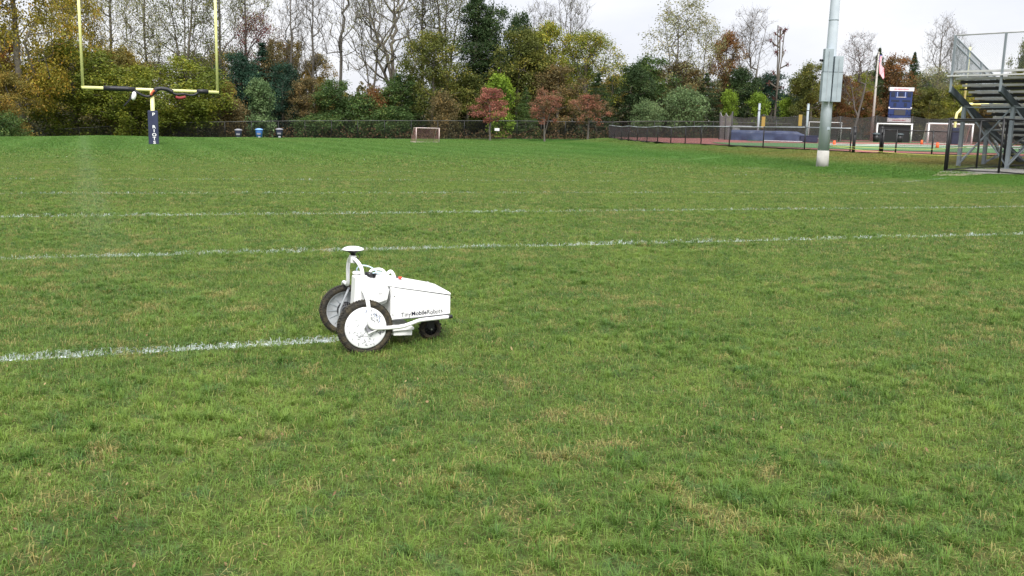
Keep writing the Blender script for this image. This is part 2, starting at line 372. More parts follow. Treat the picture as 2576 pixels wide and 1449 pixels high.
def text_mesh(name, txt, size, m, parent, M, bold=0, extrude=.0004, align='LEFT'):
    cu = bpy.data.curves.new(name, 'FONT'); cu.body = txt; cu.size = size; cu.offset = bold; cu.extrude = extrude; cu.align_x = align; cu.resolution_u = 3
    t = bpy.data.objects.new(name, cu); COL.objects.link(t)
    bpy.context.view_layer.update(); dg = bpy.context.evaluated_depsgraph_get()
    me = bpy.data.meshes.new_from_object(t.evaluated_get(dg)); wdt = t.dimensions.x
    bpy.data.objects.remove(t); bpy.data.curves.remove(cu)
    me.materials.clear(); me.materials.append(MT[m] if isinstance(m, str) else m)
    me.transform(M); o = bpy.data.objects.new(name, me); COL.objects.link(o); o.parent = parent
    return o, wdt

# ------------------------------------------------------------------ ground sheet
xs = np.concatenate([[-900, -500, -300, -200, -150, -110], np.arange(-85, 100, 1.5), [110, 140, 190, 260, 400, 700, 900]])
ys = np.concatenate([[-400, -150, -60, -30, -15], np.arange(-6, 170, 1.5), [180, 200, 240, 320, 500, 900, 1600]])
XX, YY = np.meshgrid(xs, ys); G = gzv(np.c_[XX.ravel(), YY.ravel()])
me = bpy.data.meshes.new('ground'); nx, ny = len(xs), len(ys)
me.from_pydata(list(map(tuple, np.c_[XX.ravel(), YY.ravel(), G])), [], [(j*nx+i, j*nx+i+1, (j+1)*nx+i+1, (j+1)*nx+i) for j in range(ny-1) for i in range(nx-1)])
me.polygons.foreach_set('use_smooth', [True]*len(me.polygons)); me.materials.append(grass_mat('turf_soil', False))
go = bpy.data.objects.new('ground', me); COL.objects.link(go); tag(go, kind='structure')

def sheet(name, near, far, m, lift, rows=14, cols=14, kind='structure', parent=None):
    """a sheet lying on the ground between two pixel polylines"""
    def samp(pl, t):
        L = len(pl)-1; i = min(int(t*L), L-1); f = t*L-i
        return [pl[i][k]*(1-f)+pl[i+1][k]*f for k in (0, 1)]
    A = [hit(*samp(near, i/cols)) for i in range(cols+1)]; B = [hit(*samp(far, i/cols)) for i in range(cols+1)]
    P = np.array([[A[i][:2]*(1-j/rows)+B[i][:2]*(j/rows) for i in range(cols+1)] for j in range(rows+1)]).reshape(-1, 2)
    Z = gzv(P)+lift
    mb = MB(); c = cols+1
    mb.add(np.c_[P, Z], [(j*c+i, j*c+i+1, (j+1)*c+i+1, (j+1)*c+i) for j in range(rows) for i in range(cols)], True)
    return tag(mb.build(name, m, parent), kind=kind)

track = sheet('running_track', [(1529, 346.8), (1581, 353), (1654, 359), (1763, 365), (1919, 373), (2140, 384.5), (2260, 387.5), (2420, 391), (2720, 397)],
              [(1531, 344.3), (1600, 346), (1690, 348), (1800, 349), (1920, 350.5), (2140, 352.5), (2260, 353.5), (2420, 355.5), (2720, 361)], 'track', .05, 30, 60)
infield = sheet('turf_infield', [(1800, 363), (1850, 368.5), (1950, 372), (2080, 377), (2200, 381), (2420, 387), (2720, 393)],
                [(1790, 360.5), (1850, 361.5), (1950, 362), (2080, 363.5), (2200, 364.5), (2420, 367), (2720, 371)], 'turf', .075, 20, 60)
far_turf = sheet('turf_strip', [(1880, 356.5), (2100, 358.5), (2420, 362.5), (2720, 367)], [(1880, 355), (2100, 357), (2420, 361), (2720, 365)], 'turf', .075, 6, 40)
for a, b in (((2080, 368), (2720, 379)), ((2080, 365.2), (2720, 372))):
    sheet('turf_line', [(a[0], a[1]+.5), (b[0], b[1]+.5)], [(a[0], a[1]-.3), (b[0], b[1]-.3)], 'lane', .095, 2, 40)
sheet('bleacher_pad', [(2366, 433.5), (2420, 438), (2500, 439.5), (2576, 440), (2800, 444)], [(2398, 425), (2440, 419), (2500, 416), (2576, 414), (2800, 412)], 'darkconc', .02, 12, 30)
sheet('bare_ground', [(2345, 443), (2400, 443.5), (2470, 441.5)], [(2366, 432), (2420, 436.5), (2480, 437)], 'dirt', .015, 6, 10)

# ------------------------------------------------------------------ grass blades (one object, turf tiles spread by geometry nodes)
rs = np.random.RandomState(4)
def blade_mesh(name, size, n, hgt, wid, flat, gap=.0):
    vs = []; fs = []; cols = []
    # tufts: blades share clump centres
    nc = int(math.sqrt(n/6))**2; gg = int(math.sqrt(nc)); cc = (np.stack(np.meshgrid(np.arange(gg), np.arange(gg)), -1).reshape(-1, 2)+.5+rs.uniform(-.8, .8, (nc, 2)))/gg*size; chg = .4+1.25*rs.rand(nc)**2; cdir = rs.rand(nc)*6.283
    for i in range(n):
        k = i % nc; c = cc[k]+rs.normal(0, size*.012+.006, 2); c = np.mod(c, size)-size/2
        a = rs.rand()*6.283 if rs.rand() < .5 else cdir[k]+rs.normal(0, .6)
        lean = flat*(.3+1.1*rs.rand()); h = hgt*chg[k]*(.55+.75*rs.rand()); wd = wid*(.6+.7*rs.rand())
        d = np.array([math.cos(a), math.sin(a)]); sd = np.array([-d[1], d[0]])
        r1, r2 = rs.rand(), rs.rand()
        p0 = c; p1 = c+d*h*lean*.35; p2 = c+d*h*lean*1.0
        z1 = h*.62; z2 = h*max(.25, 1-.36*lean)
        o = len(vs)
        vs += [(*(p0-sd*wd/2), -.01), (*(p0+sd*wd/2), -.01), (*(p1+sd*wd*.45), z1), (*(p1-sd*wd*.45), z1), (*p2, z2)]
        fs += [(o, o+1, o+2, o+3), (o+3, o+2, o+4)]
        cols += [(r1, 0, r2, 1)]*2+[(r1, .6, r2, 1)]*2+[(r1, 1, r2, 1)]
    me = bpy.data.meshes.new(name); me.from_pydata(vs, [], fs)
    ca = me.color_attributes.new('tint', 'FLOAT_COLOR', 'POINT'); ca.data.foreach_set('color', np.array(cols, np.float32).ravel())
    me.materials.append(BLADE); return bpy.data.objects.new(name, me)
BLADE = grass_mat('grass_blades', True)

def grass_object(name, protos, pts, rots, scl):
    col = bpy.data.collections.new(name+'_tiles')
    for p in protos: col.objects.link(p)
    me = bpy.data.meshes.new(name); me.from_pydata([tuple(p) for p in pts], [], [])
    a = me.attributes.new('rot', 'FLOAT_VECTOR', 'POINT'); a.data.foreach_set('vector', np.asarray(rots, np.float32).ravel())
    a = me.attributes.new('sz', 'FLOAT', 'POINT'); a.data.foreach_set('value', np.asarray(scl, np.float32))
    a = me.attributes.new('pick', 'INT', 'POINT'); a.data.foreach_set('value', rs.randint(0, len(protos), len(pts)).astype(np.int32))
    o = bpy.data.objects.new(name, me); COL.objects.link(o)
    ng = bpy.data.node_groups.new(name, 'GeometryNodeTree')
    ng.interface.new_socket('Geometry', in_out='INPUT', socket_type='NodeSocketGeometry'); ng.interface.new_socket('Geometry', in_out='OUTPUT', socket_type='NodeSocketGeometry')
    gi = ng.nodes.new('NodeGroupInput'); gq = ng.nodes.new('NodeGroupOutput')
    ci = ng.nodes.new('GeometryNodeCollectionInfo'); ci.inputs['Collection'].default_value = col; ci.inputs['Separate Children'].default_value = True; ci.inputs['Reset Children'].default_value = True
    ip = ng.nodes.new('GeometryNodeInstanceOnPoints'); ip.inputs['Pick Instance'].default_value = True
    def na(nm, ty):
        n = ng.nodes.new('GeometryNodeInputNamedAttribute'); n.data_type = ty; n.inputs['Name'].default_value = nm; return n.outputs['Attribute']
    e2r = ng.nodes.new('FunctionNodeEulerToRotation')
    L = ng.links.new
    L(gi.outputs[0], ip.inputs['Points']); L(ci.outputs[0], ip.inputs['Instance']); L(na('pick', 'INT'), ip.inputs['Instance Index'])
    L(na('rot', 'FLOAT_VECTOR'), e2r.inputs[0]); L(e2r.outputs[0], ip.inputs['Rotation']); L(na('sz', 'FLOAT'), ip.inputs['Scale'])
    L(ip.outputs[0], gq.inputs[0])
    md = o.modifiers.new('tiles', 'NODES'); md.node_group = ng
    return tag(o, kind='stuff')

# area test: keep tiles in view, off the track side
fence_xy = [atd(*q)[:2] for q in FENCE_PTS]+[atd(*q)[:2] for q in FENCE2_PTS]
fence_xy = np.array(fence_xy); fo = np.argsort(-fence_xy[:, 1], kind='stable')
def off_grass(x, y):
    """true on the track side of the low fence, or under the bleachers' slab"""
    if y > fence_xy[0, 1]: return x > 8.5+.02*(y-96)
    for i in range(len(fence_xy)-1):
        (x0, y0), (x1, y1) = fence_xy[i], fence_xy[i+1]
        if x0 <= x <= x1 and y > y0+(y1-y0)*(x-x0)/(x1-x0+1e-9)-.1: return True
    if x > fence_xy[-1, 0] and y > fence_xy[-1, 1]-.1: return True
    return False
PADC = atd(2378, 431, 34.2)[:2]
bdu = np.array([.643, -.766]); bdv = np.array([.766, .643])
def on_pad(x, y):
    d = np.array([x, y])-PADC; return d@bdu > .1 and d@bdv > .15
def tiles(size, d0, d1, margin, keep=None):
    P = []; half = 0.56
    for y in np.arange(d0-size, d1, size):
        for x in np.arange(-(y*half+margin), y*half+margin, size):
            d = math.hypot(x, y)
            if not (d0 <= y*1.0 < d1): continue
            if off_grass(x, y) or on_pad(x, y): continue
            if y > 60 and x < -37-(y-62)*.2: continue
            P.append((x, y))
    P = np.array(P)
    if keep is not None:
        cz = np.max([np.abs(gzv(P+[a, b])) for a in (-1.6, 0, 1.6) for b in (-1.6, 0, 1.6)], 0); cur = (cz > .012) & (P[:, 1] < 98) & (P[:, 0] > -20)
        P = P[cur] if keep == 'bank' else P[~cur]
    P[:, :2] += rs.uniform(-.04, .04, (len(P), 2))*size
    e = .4; z = gzv(P); zx = (gzv(P+[e, 0])-gzv(P-[e, 0]))/(2*e); zy = (gzv(P+[0, e])-gzv(P-[0, e]))/(2*e)
    rots = []
    for i in range(len(P)):
        n = Vector((-zx[i], -zy[i], 1)).normalized(); q = Vector((0, 0, 1)).rotation_difference(n)
        rots.append(tuple((q@Euler((0, 0, rs.randint(4)*math.pi/2)).to_quaternion()).to_euler()))
    return np.c_[P, z], rots
NEAR = [blade_mesh('near_tile', .62, 3800, .034, .0030, 1.25) for _ in range(6)]
MID = [blade_mesh('mid_tile', 1.25, 4600, .035, .0052, 1.25) for _ in range(5)]
MID2 = [blade_mesh('bank_tile', 1.3, 2600, .05, .012, 1.1) for _ in range(4)]
FAR = [blade_mesh('far_tile', 3.1, 5200, .05, .016, 1.1) for _ in range(5)]
for nm, pr, sz, a, b, kp in (('grass', NEAR, .6, 2.4, 12, None), ('grass', MID, 1.2, 12, 34, None), ('grass', FAR, 3.0, 34, 118, 'flat'), ('grass', MID2, 1.2, 34, 98, 'bank')):
    P, R_ = tiles(sz, a, b, 1.5 if a < 20 else 4, kp)
    grass_object(nm, pr, P, R_, np.ones(len(P)))
# longer tufts standing out of the mown turf near the camera
def tuft_mesh(name):
    vs = []; fs = []; cols = []
    for i in range(46):
        a = rs.rand()*6.283; r = abs(rs.normal(0, .022)); c = np.array([math.cos(a), math.sin(a)])*r; a2 = a+rs.normal(0, .5); d = np.array([math.cos(a2), math.sin(a2)]); sd = np.array([-d[1], d[0]])
        h = .05+.05*rs.rand(); ln = .4+.8*rs.rand(); wd = .0036; o = len(vs); r2 = rs.rand(); r1 = rs.rand()*.93
        vs += [(*(c-sd*wd/2), 0), (*(c+sd*wd/2), 0), (*(c+d*h*ln*.4+sd*wd*.4), h*.62), (*(c+d*h*ln*.4-sd*wd*.4), h*.62), (*(c+d*h*ln), h*(1-.3*ln))]
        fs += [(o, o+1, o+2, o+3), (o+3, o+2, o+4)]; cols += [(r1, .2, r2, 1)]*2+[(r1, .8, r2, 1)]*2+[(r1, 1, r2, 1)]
    me = bpy.data.meshes.new(name); me.from_pydata(vs, [], fs)
    ca = me.color_attributes.new('tint', 'FLOAT_COLOR', 'POINT'); ca.data.foreach_set('color', np.array(cols, np.float32).ravel())
    me.materials.append(BLADE); return bpy.data.objects.new(name, me)
tp = []
while len(tp) < 5200:
    y = 2.4+17*rs.rand()**.8; x = (rs.rand()*2-1)*(y*.6+1)
    if math.sin(x*1.7+2*math.sin(y*.9))+math.sin(y*2.1+x*.6)+rs.normal(0, .7) > .55: tp.append((x, y, 0))
grass_object('grass_tufts', [tuft_mesh('tuft') for _ in range(4)], tp, [(0, 0, rs.rand()*6.28) for _ in tp], .42+.42*rs.rand(len(tp)))

fl_v = []; fl_c = []
for i in range(2600):
    y = 2.6+20*rs.rand()**1.1; x = (rs.rand()*2-1)*(y*.6+1); a = rs.rand()*6.283; L = .005+.008*rs.rand(); z = .008+.016*rs.rand(); t1, t2 = rs.normal(0, .5, 2)
    dx, dy = math.cos(a)*L, math.sin(a)*L
    fl_v += [(x-dx, y-dy, z-t1*L), (x+dy*.5, y-dx*.5, z-t2*L*.5), (x+dx, y+dy, z+t1*L), (x-dy*.5, y+dx*.5, z+t2*L*.5)]
mb = MB().add(fl_v, [(4*i, 4*i+1, 4*i+2, 4*i+3) for i in range(2600)])
tag(mb.build('fallen_leaves', mat('fallen_leaf', (.14, .075, .035), .8, noise=((.26, .19, .09), 3.3, .4, .6))), kind='stuff')

# ------------------------------------------------------------------ line-marking robot
RC = np.array([-0.94175, 5.94400, 0.0])      # ground point under the near wheel; x forward along the line, y to the far side
R_R = .18
rob = thing('line_marking_robot', RC, 'white three-wheeled line-marking robot driving along the fresh white line', 'robot', TH)
def rotY(): return Matrix.Rotation(math.radians(-90), 4, 'X')   # lathe axis z -> -y?  (z -> y)
def wheel(y, side):
    W_ = Matrix.Translation((0, y, .1794-.006))@Matrix.Rotation(math.radians(90), 4, 'X')
    t = thing('wheel', (0, 0, 0), None, None); t.parent = rob
    # tyre: torus profile with lugs
    prof = [(.136+0*.0, -.018)]+[(.1555+.0245*math.cos(a), .026*math.sin(a)) for a in np.linspace(-2.3, 2.3, 13)]+[(.136, .018)]
    tb = MB().lathe(prof, 64, W_)
    for k in range(60):
        a = 2*math.pi*k/60
        for sgn in (-1, 1):
            R3 = Matrix.Rotation(a, 4, 'Z')@Matrix.Translation((.1785, 0, sgn*.011))@Matrix.Rotation(sgn*.5, 4, 'X')
            bb = MB().box((0, 0, 0), (.0035, .010, .020)); tb.add([tuple(W_@(R3@Vector(v))) for v in bb.v], bb.f)
    tb.build('tyre', 'tyre', t)
    return t, W_
wn_, Wn = wheel(0, -1)
# near wheel: flat white cover disc with scuffs
MB().lathe([(0.0001, .030), (.128, .030), (.1345, .027), (.136, .020), (.136, .0)], 64, Wn).build('wheel_cover', 'whitedirty', wn_)
rr = random.Random(5)
def scuffs(n, rmin, rmax, amin, amax, m, ln):
    mb = MB()
    for _ in range(n):
        r = rr.uniform(rmin, rmax); a = rr.uniform(amin, amax); x, y = r*math.cos(a), r*math.sin(a); d = rr.gauss(a+1.57, .5); L = ln*rr.uniform(.3, 1); wv = rr.uniform(.0009, .0021)
        pts = [(x, y)]
        for k in range(3): d += rr.gauss(0, .4); x += L/3*math.cos(d); y += L/3*math.sin(d); pts.append((x, y))
        if any(math.hypot(*p) > .126 for p in pts): continue
        vs = []
        for px, py in pts: vs += [(px-wv*math.sin(d), py+wv*math.cos(d), .0306), (px+wv*math.sin(d), py-wv*math.cos(d), .0306)]
        mb.add([tuple(Wn@Vector(v)) for v in vs], [(0, 1, 3, 2), (2, 3, 5, 4), (4, 5, 7, 6)])
    mb.build('scuff_marks', m, wn_)['kind'] = 'stuff'
# in the disc's own plane: x forward, y up (z towards the camera)
scuffs(50, .07, .12, -.6, 1.3, 'scuff', .035); scuffs(34, .04, .12, 3.4, 6.0, 'scuff', .03); scuffs(16, .09, .115, .3, 1.9, 'bluescuff', .03); scuffs(12, .05, .12, 1.9, 3.4, 'scuff', .02)
# far wheel seen from inside: grey rim, moulded spokes, dark hub motor
wf_, Wf = wheel(.6, 1)
MB().lathe([(.142, .012), (.130, .016), (.126, .006), (.06, .000), (.058, .001)], 48, Wf).build('rim', 'greyrim', wf_)
mb = MB()
for k in range(14):
    a = 2*math.pi*k/14; mb.tube([tuple(Wf@Vector((r*math.cos(a), r*math.sin(a), .006))) for r in (.055, .128)], .0016, 5)
mb.build('rim_ribs', 'cabinet', wf_)
mb = MB().lathe([(.060, 0), (.058, .022), (.045, .030), (.02, .032), (.0001, .033)], 32, Wf)
mb.build('hub_motor', 'black', wf_)
mb = MB()
for k in range(20):
    a = 2*math.pi*k/20; mb.tube([tuple(Wf@Vector((r*math.cos(a), r*math.sin(a), zz))) for r, zz in ((.022, .034), (.046, .031), (.057, .023))], .0016, 4)
mb.lathe([(.03, .034), (.034, .036), (.038, .034)], 28, Wf)
mb.build('cooling_fins', 'greylid', wf_)
# clear mud flap between the wheels
MB().tube([(-.086+.02, .50, .10), (-.06, .50, .2), (-.02, .50, .29), (.005, .50, .35)], .008, 6).build('mudguard_strut', 'greyrim', rob)
# body
yn = lambda x: .10+.07*min(max((x-.19)/.445, 0), 1); yf = lambda x: .6-yn(x)
body = MB().prism([(.195, .188), (.634, .196), (.634, .327), (.42, .371), (.195, .413)], yn, yf).build('body', 'white', rob, .006)
# lid
lid = MB(); L_ = 10; secs = []
for i in range(L_+1):
    x = .180+(.634-.180)*i/L_; z0 = .418-.208*(x-.180)*.93+.0018; y0, y1 = yn(x), yf(x)
    e = .012
    up = .034 if i < L_-1 else (.026 if i == L_-1 else .010)
    if x > .55: up = .034*(1-((x-.55)/.09)**2*.72)
    secs += [(x, y0, z0), (x, y0+.003, z0+up*.55), (x, y0+.018, z0+up*.93), (x, y0+.045, z0+up), (x, y1-.045, z0+up), (x, y1-.018, z0+up*.93), (x, y1-.003, z0+up*.55), (x, y1, z0)]
lid.add(secs, [(i*8+j, i*8+j+1, (i+1)*8+j+1, (i+1)*8+j) for i in range(L_) for j in range(7)], True)
lid.add([secs[j] for j in range(8)], [tuple(range(8))]); lid.add([secs[L_*8+j] for j in range(8)], [tuple(range(7, -1, -1))])
lid.build('lid', 'white', rob)
sm_ = MB()
for f_ in (yn, ):
    sm_.tube([(.225, f_(.225)-.0003, .409), (.42, f_(.42)-.0003, .370), (.634, f_(.634)-.0003, .327)], .0016, 4)
sm_.tube([(.205, yn(.2)-.0004, .405), (.198, yn(.2)-.0004, .36), (.186, yn(.2)-.0006, .318)], .0011, 4)
sm_.build('lid_seam', 'seam', rob)
MB().box((.42, yn(.42)+.01, .1905), (.42, .018, .004), Matrix.Rotation(math.atan2(.07, .445), 3, 'Z')).build('skirt_shadow_strip', 'seam', rob)  # dark strip painted as the shade along the body's lower edge
for x, z in ((.222, .352), (.212, .225)): MB().lathe([(.0001, .004), (.0035, .004), (.0055, 0)], 10, Matrix.Translation((x, yn(x)-.001, z))@Matrix.Rotation(math.radians(90), 4, 'X')).build('bolt', 'bolt', rob)
for x, y in ((.36, .20), (.54, .22), (.36, .42), (.54, .40)): MB().lathe([(.008, 0), (.006, .004), (.0001, .005)], 8, Matrix.Translation((x, y, .418-.193*(x-.18)+.0355))).build('bolt', 'bolt', rob)
# the name on the side
ang = math.atan2(.07, .445)
def side_M(x, z, tilt=.030): return Matrix.Translation((x, yn(x)-.0012, z))@Matrix.Rotation(ang, 4, 'Z')@Matrix.Rotation(math.radians(90), 4, 'X')@Matrix.Rotation(tilt, 4, 'Z')
SZ = .0415; x0 = .270; tot = []
def word(txt, x, z, bold):
    o, wd = text_mesh('lettering', txt, SZ, 'ink', rob, side_M(x, z), bold); return wd
wd = word('Tiny', x0, .2045, .0001); x = x0+(wd+.0022)*math.cos(ang)
wd = word('Mobile', x, .2068, .0009); x = x+(wd+.003)*math.cos(ang)
for ch, dz in (('R', 0), ('o', -.0025), ('b', .0008), ('o', -.0015), ('t', .0015), ('s', .0022)):
    wd = word(ch, x, .2105+dz, .0001); x += (wd+.0022)*math.cos(ang)
MB().tube([(x-.090, yn(x-.090)-.0014, .2060), (x-.040, yn(x-.040)-.0014, .2070)], .0007, 4).build('lettering_underline', 'ink', rob)
# paint tank at the back
MB().prism([(-.046, .225), (-.036, .30), (-.026, .472), (-.016, .480), (.045, .480), (.095, .452), (.12, .40), (.10, .30), (.05, .285), (.0, .225)], .15, .27).build('paint_tank', 'white', rob, .010, seg=3)
MB().tube([(.046, .1495, .30), (.046, .1495, .475)], .0012, 4).build('tank_seam', 'cabinet', rob)
MB().prism([(.02, .30), (.03, .45), (.095, .450), (.150, .436), (.205, .428), (.2, .40), (.178, .30), (.12, .285)], .13, .47).build('paint_tank', 'white', rob, .010, seg=3)
MB().prism([(.03, .325), (.045, .395), (.10, .398), (.192, .402), (.176, .322), (.12, .305)], .098, .132).build('tank_cover', 'white', rob, .012, seg=3)
MB().tube([(.045, .0975, .404), (.09, .0975, .399), (.14, .0975, .399), (.190, .0975, .407)], .0012, 4).build('tank_cover_seam', 'seam', rob)
MB().tube([(.108, .0970, .382), (.168, .0970, .386), (.150, .0970, .326)], .0009, 4).build('cover_outline', 'cabinet', rob)
text_mesh('cover_lettering', 'obot', .0135, 'greylid', rob, Matrix.Translation((.112, .0965, .368))@Matrix.Rotation(math.radians(90), 4, 'X'))
MB().lathe([(.030, 0), (.030, .012), (.024, .016), (.0001, .017)], 20, Matrix.Translation((.005, .25, .485))).build('tank_cap', 'white', rob)
# tube frame: near and far hoop legs, mast block
def arc(pts, n=7):
    """Catmull-Rom smoothing"""
    P = [Vector(p) for p in pts]; P = [P[0]*2-P[1]]+P+[P[-1]*2-P[-2]]; o = []
    for i in range(1, len(P)-2):
        for k in range(n):
            t = k/n; a, b, c, d = P[i-1:i+3]
            o.append(.5*((2*b)+(c-a)*t+(2*a-5*b+4*c-d)*t*t+(3*b-a-3*c+d)*t**3))
    return o+[P[-2]]
MB().tube(arc([(-.012, .275, .582), (-.002, .215, .572), (.014, .165, .535), (.020, .150, .480), (.020, .140, .400), (.014, .03, .375), (.012, -.035, .335), (.015, -.05, .28), (.015, -.05, .222), (.028, -.05, .187), (.063, -.048, .174), (.162, -.03, .168), (.25, .0, .166), (.33, .06, .170), (.405, .115, .175), (.52, .135, .178), (.612, .148, .181)]), .0130, 12).build('frame_tube', 'white', rob)
MB().tube(arc([(-.012, .325, .582), (-.008, .385, .575), (-.008, .435, .548), (-.012, .452, .50), (-.012, .455, .40), (-.008, .50, .372), (-.008, .60, .372), (-.005, .648, .345), (.0, .652, .25), (.015, .652, .2), (.063, .65, .174), (.162, .63, .168), (.30, .56, .17), (.405, .485, .175), (.52, .465, .178), (.612, .452, .181)]), .0130, 12).build('frame_tube', 'white', rob)
for y in (.148, .452): MB().tube([(.610, y, .181), (.618, y, .181), (.640, y+(.004 if y < .3 else -.004), .182)], [.0130, .0136, .0136], 12).build('rubber_end_cap', 'black', rob)
MB().box((-.012, .30, .578), (.040, .062, .050)).build('mast_block', 'white', rob, .006)
MB().tube([(.012+.015*math.cos(a)-.012, .255, .575+.017*math.sin(a)) for a in np.linspace(0, 6.283, 14)], .003, 5).build('cable_tie', 'black', rob)
MB().lathe([(.0001, -.002), (.017, 0), (.018, .012), (.030, .020), (.038, .026), (.0001, .027)], 24, Matrix.Translation((-.010, .30, .603))).build('antenna_base', 'black', rob)
MB().lathe([(.030, .0), (.062, .006), (.0705, .011), (.0715, .014)], 40, Matrix.Translation((-.010, .30, .627))).build('antenna_underside', 'black', rob)
MB().lathe([(.0712, .0), (.069, .006), (.058, .013), (.038, .019), (.018, .0215), (.0001, .022)], 40, Matrix.Translation((-.010, .30, .6405))).build('antenna_dome', 'white', rob)
MB().tube(arc([(.018, .29, .618), (.03, .28, .60), (.022, .27, .585), (.01, .262, .575)]), .0025, 5).build('antenna_cable', 'black', rob)
# carrying hoop between tank and lid
MB().tube(arc([(.262, .24, .405), (.256, .235, .450), (.243, .23, .482), (.226, .225, .496), (.207, .22, .486), (.186, .215, .462), (.170, .21, .430)]), .0120, 10).build('carry_handle', 'white', rob)
MB().tube(arc([(.12, .40, .45), (.135, .40, .478), (.165, .40, .486), (.20, .40, .486), (.225, .39, .470), (.235, .38, .43)]), .0095, 8).build('carry_handle', 'white', rob)
# hoses and valve
MB().tube(arc([(.045, .30, .472), (.024, .30, .483), (.014, .30, .505), (.030, .30, .527), (.065, .30, .531), (.110, .30, .517), (.150, .30, .485), (.165, .29, .455)]), .0048, 8).build('hose', 'hose', rob)
MB().tube(arc([(.118, .30, .475), (.15, .27, .487), (.185, .27, .48), (.195, .26, .452), (.17, .25, .435)]), .0042, 8).build('hose', 'hose', rob)
MB().tube(arc([(.13, .33, .468), (.16, .32, .478), (.20, .31, .466), (.215, .30, .44)]), .0036, 8).build('hose', 'hose', rob)
MB().tube([(.072, .30, .478), (.088, .30, .473), (.090, .30, .472), (.118, .30, .462), (.120, .30, .461), (.136, .30, .456)], [.012, .012, .018, .018, .014, .014], 12).build('valve', 'black', rob)
MB().box((.155, .29, .462), (.05, .03, .018), Matrix.Rotation(.3, 3, 'Y')).build('pump_head', 'black', rob, .004)
MB().box((.175, .28, .448), (.075, .06, .035), Matrix.Rotation(.15, 3, 'Y')).build('pump_housing', 'white', rob, .006)
# switches on the lid
MB().box((.312, .37, .4295), (.040, .045, .014), Matrix.Rotation(.19, 3, 'Y')).build('control_box', 'black', rob, .004)
MB().box((.305, .27, .4235), (.040, .034, .010), Matrix.Rotation(.19, 3, 'Y')).build('stop_switch_base', 'black', rob, .002)
MB().box((.305, .27, .4305), (.026, .026, .008), Matrix.Rotation(.19, 3, 'Y')).build('stop_switch_collar', 'greylid', rob, .002)
MB().lathe([(.008, 0), (.0085, .008), (.0145, .010), (.0145, .015), (.011, .018), (.0001, .019)], 20, Matrix.Translation((.305, .27, .432))).build('stop_button', 'red', rob)
# wheel bracket, underbody box
br = MB().prism([(-.014, .176), (.018, .219), (.064, .168), (.014, .146)], -.0445, -.0385); br.build('axle_bracket', 'greylid', rob, .001)
br = MB().bar((.010, -.048, .143), (.066, -.048, .166), .020, .004); br.build('bracket_lip', 'white', rob)
for x, z in ((-.008, .178), (.017, .184), (.045, .172)): MB().lathe([(.0001, .008), (.005, .008), (.005, 0)], 6, Matrix.Translation((x, -.0445, z))@Matrix.Rotation(math.radians(90), 4, 'X'), False).build('axle_bolt', 'bolt', rob)
MB().prism([(.222, .078), (.348, .074), (.352, .112), (.222, .108)], .12, .48).build('spray_box', 'white', rob, .003)
MB().prism([(.215, .112), (.358, .116), (.360, .132), (.215, .150)], .105, .495).build('spray_box_flange', 'white', rob, .003)
MB().prism([(.10, .10), (.22, .10), (.22, .187), (.10, .187)], .14, .46).build('chassis', 'white', rob, .004)
MB().tube([(0, .02, .1734), (0, .58, .1734)], .014, 10).build('axle', 'bolt', rob)
# caster wheel
cs = thing('caster_wheel', (0, 0, 0), None, None); cs.parent = rob
CXM = Matrix.Translation((.525, .285, .078))@Matrix.Rotation(math.radians(90), 4, 'X')
tb = MB().lathe([(.044, -.018)]+[(.058+.020*math.cos(a), .024*math.sin(a)) for a in np.linspace(-2.2, 2.2, 11)]+[(.044, .018)], 36, CXM)
for k in range(18):
    a = 2*math.pi*k/18; R3 = Matrix.Rotation(a, 4, 'Z')@Matrix.Translation((.078, 0, 0))
    bb = MB().box((0, 0, 0), (.008, .012, .030)); tb.add([tuple(CXM@(R3@Vector(v))) for v in bb.v], bb.f)
tb.build('tyre', 'tyre', cs)
mb = MB().lathe([(.044, .0), (.02, .006), (.012, .022), (.0001, .022)], 24, CXM)
for k in range(9):
    a = 2*math.pi*k/9; mb.tube([tuple(CXM@Vector((r*math.cos(a), r*math.sin(a), .012))) for r in (.01, .046)], .003, 5)
mb.build('rim', 'black', cs)
MB().tube([(.525, .255, .078), (.525, .245, .078)], .006, 8).build('axle_nut', 'bolt', cs)
MB().prism([(.505, .08), (.52, .07), (.535, .07), (.545, .08), (.545, .188), (.475, .190), (.48, .16)], .249, .254).add([], []).build('fork', 'black', cs)
MB().prism([(.505, .08), (.535, .07), (.545, .188), (.475, .190)], .316, .321).build('fork', 'black', cs)
MB().tube([(.49, .285, .165), (.49, .285, .20)], .02, 12).build('swivel', 'black', cs)

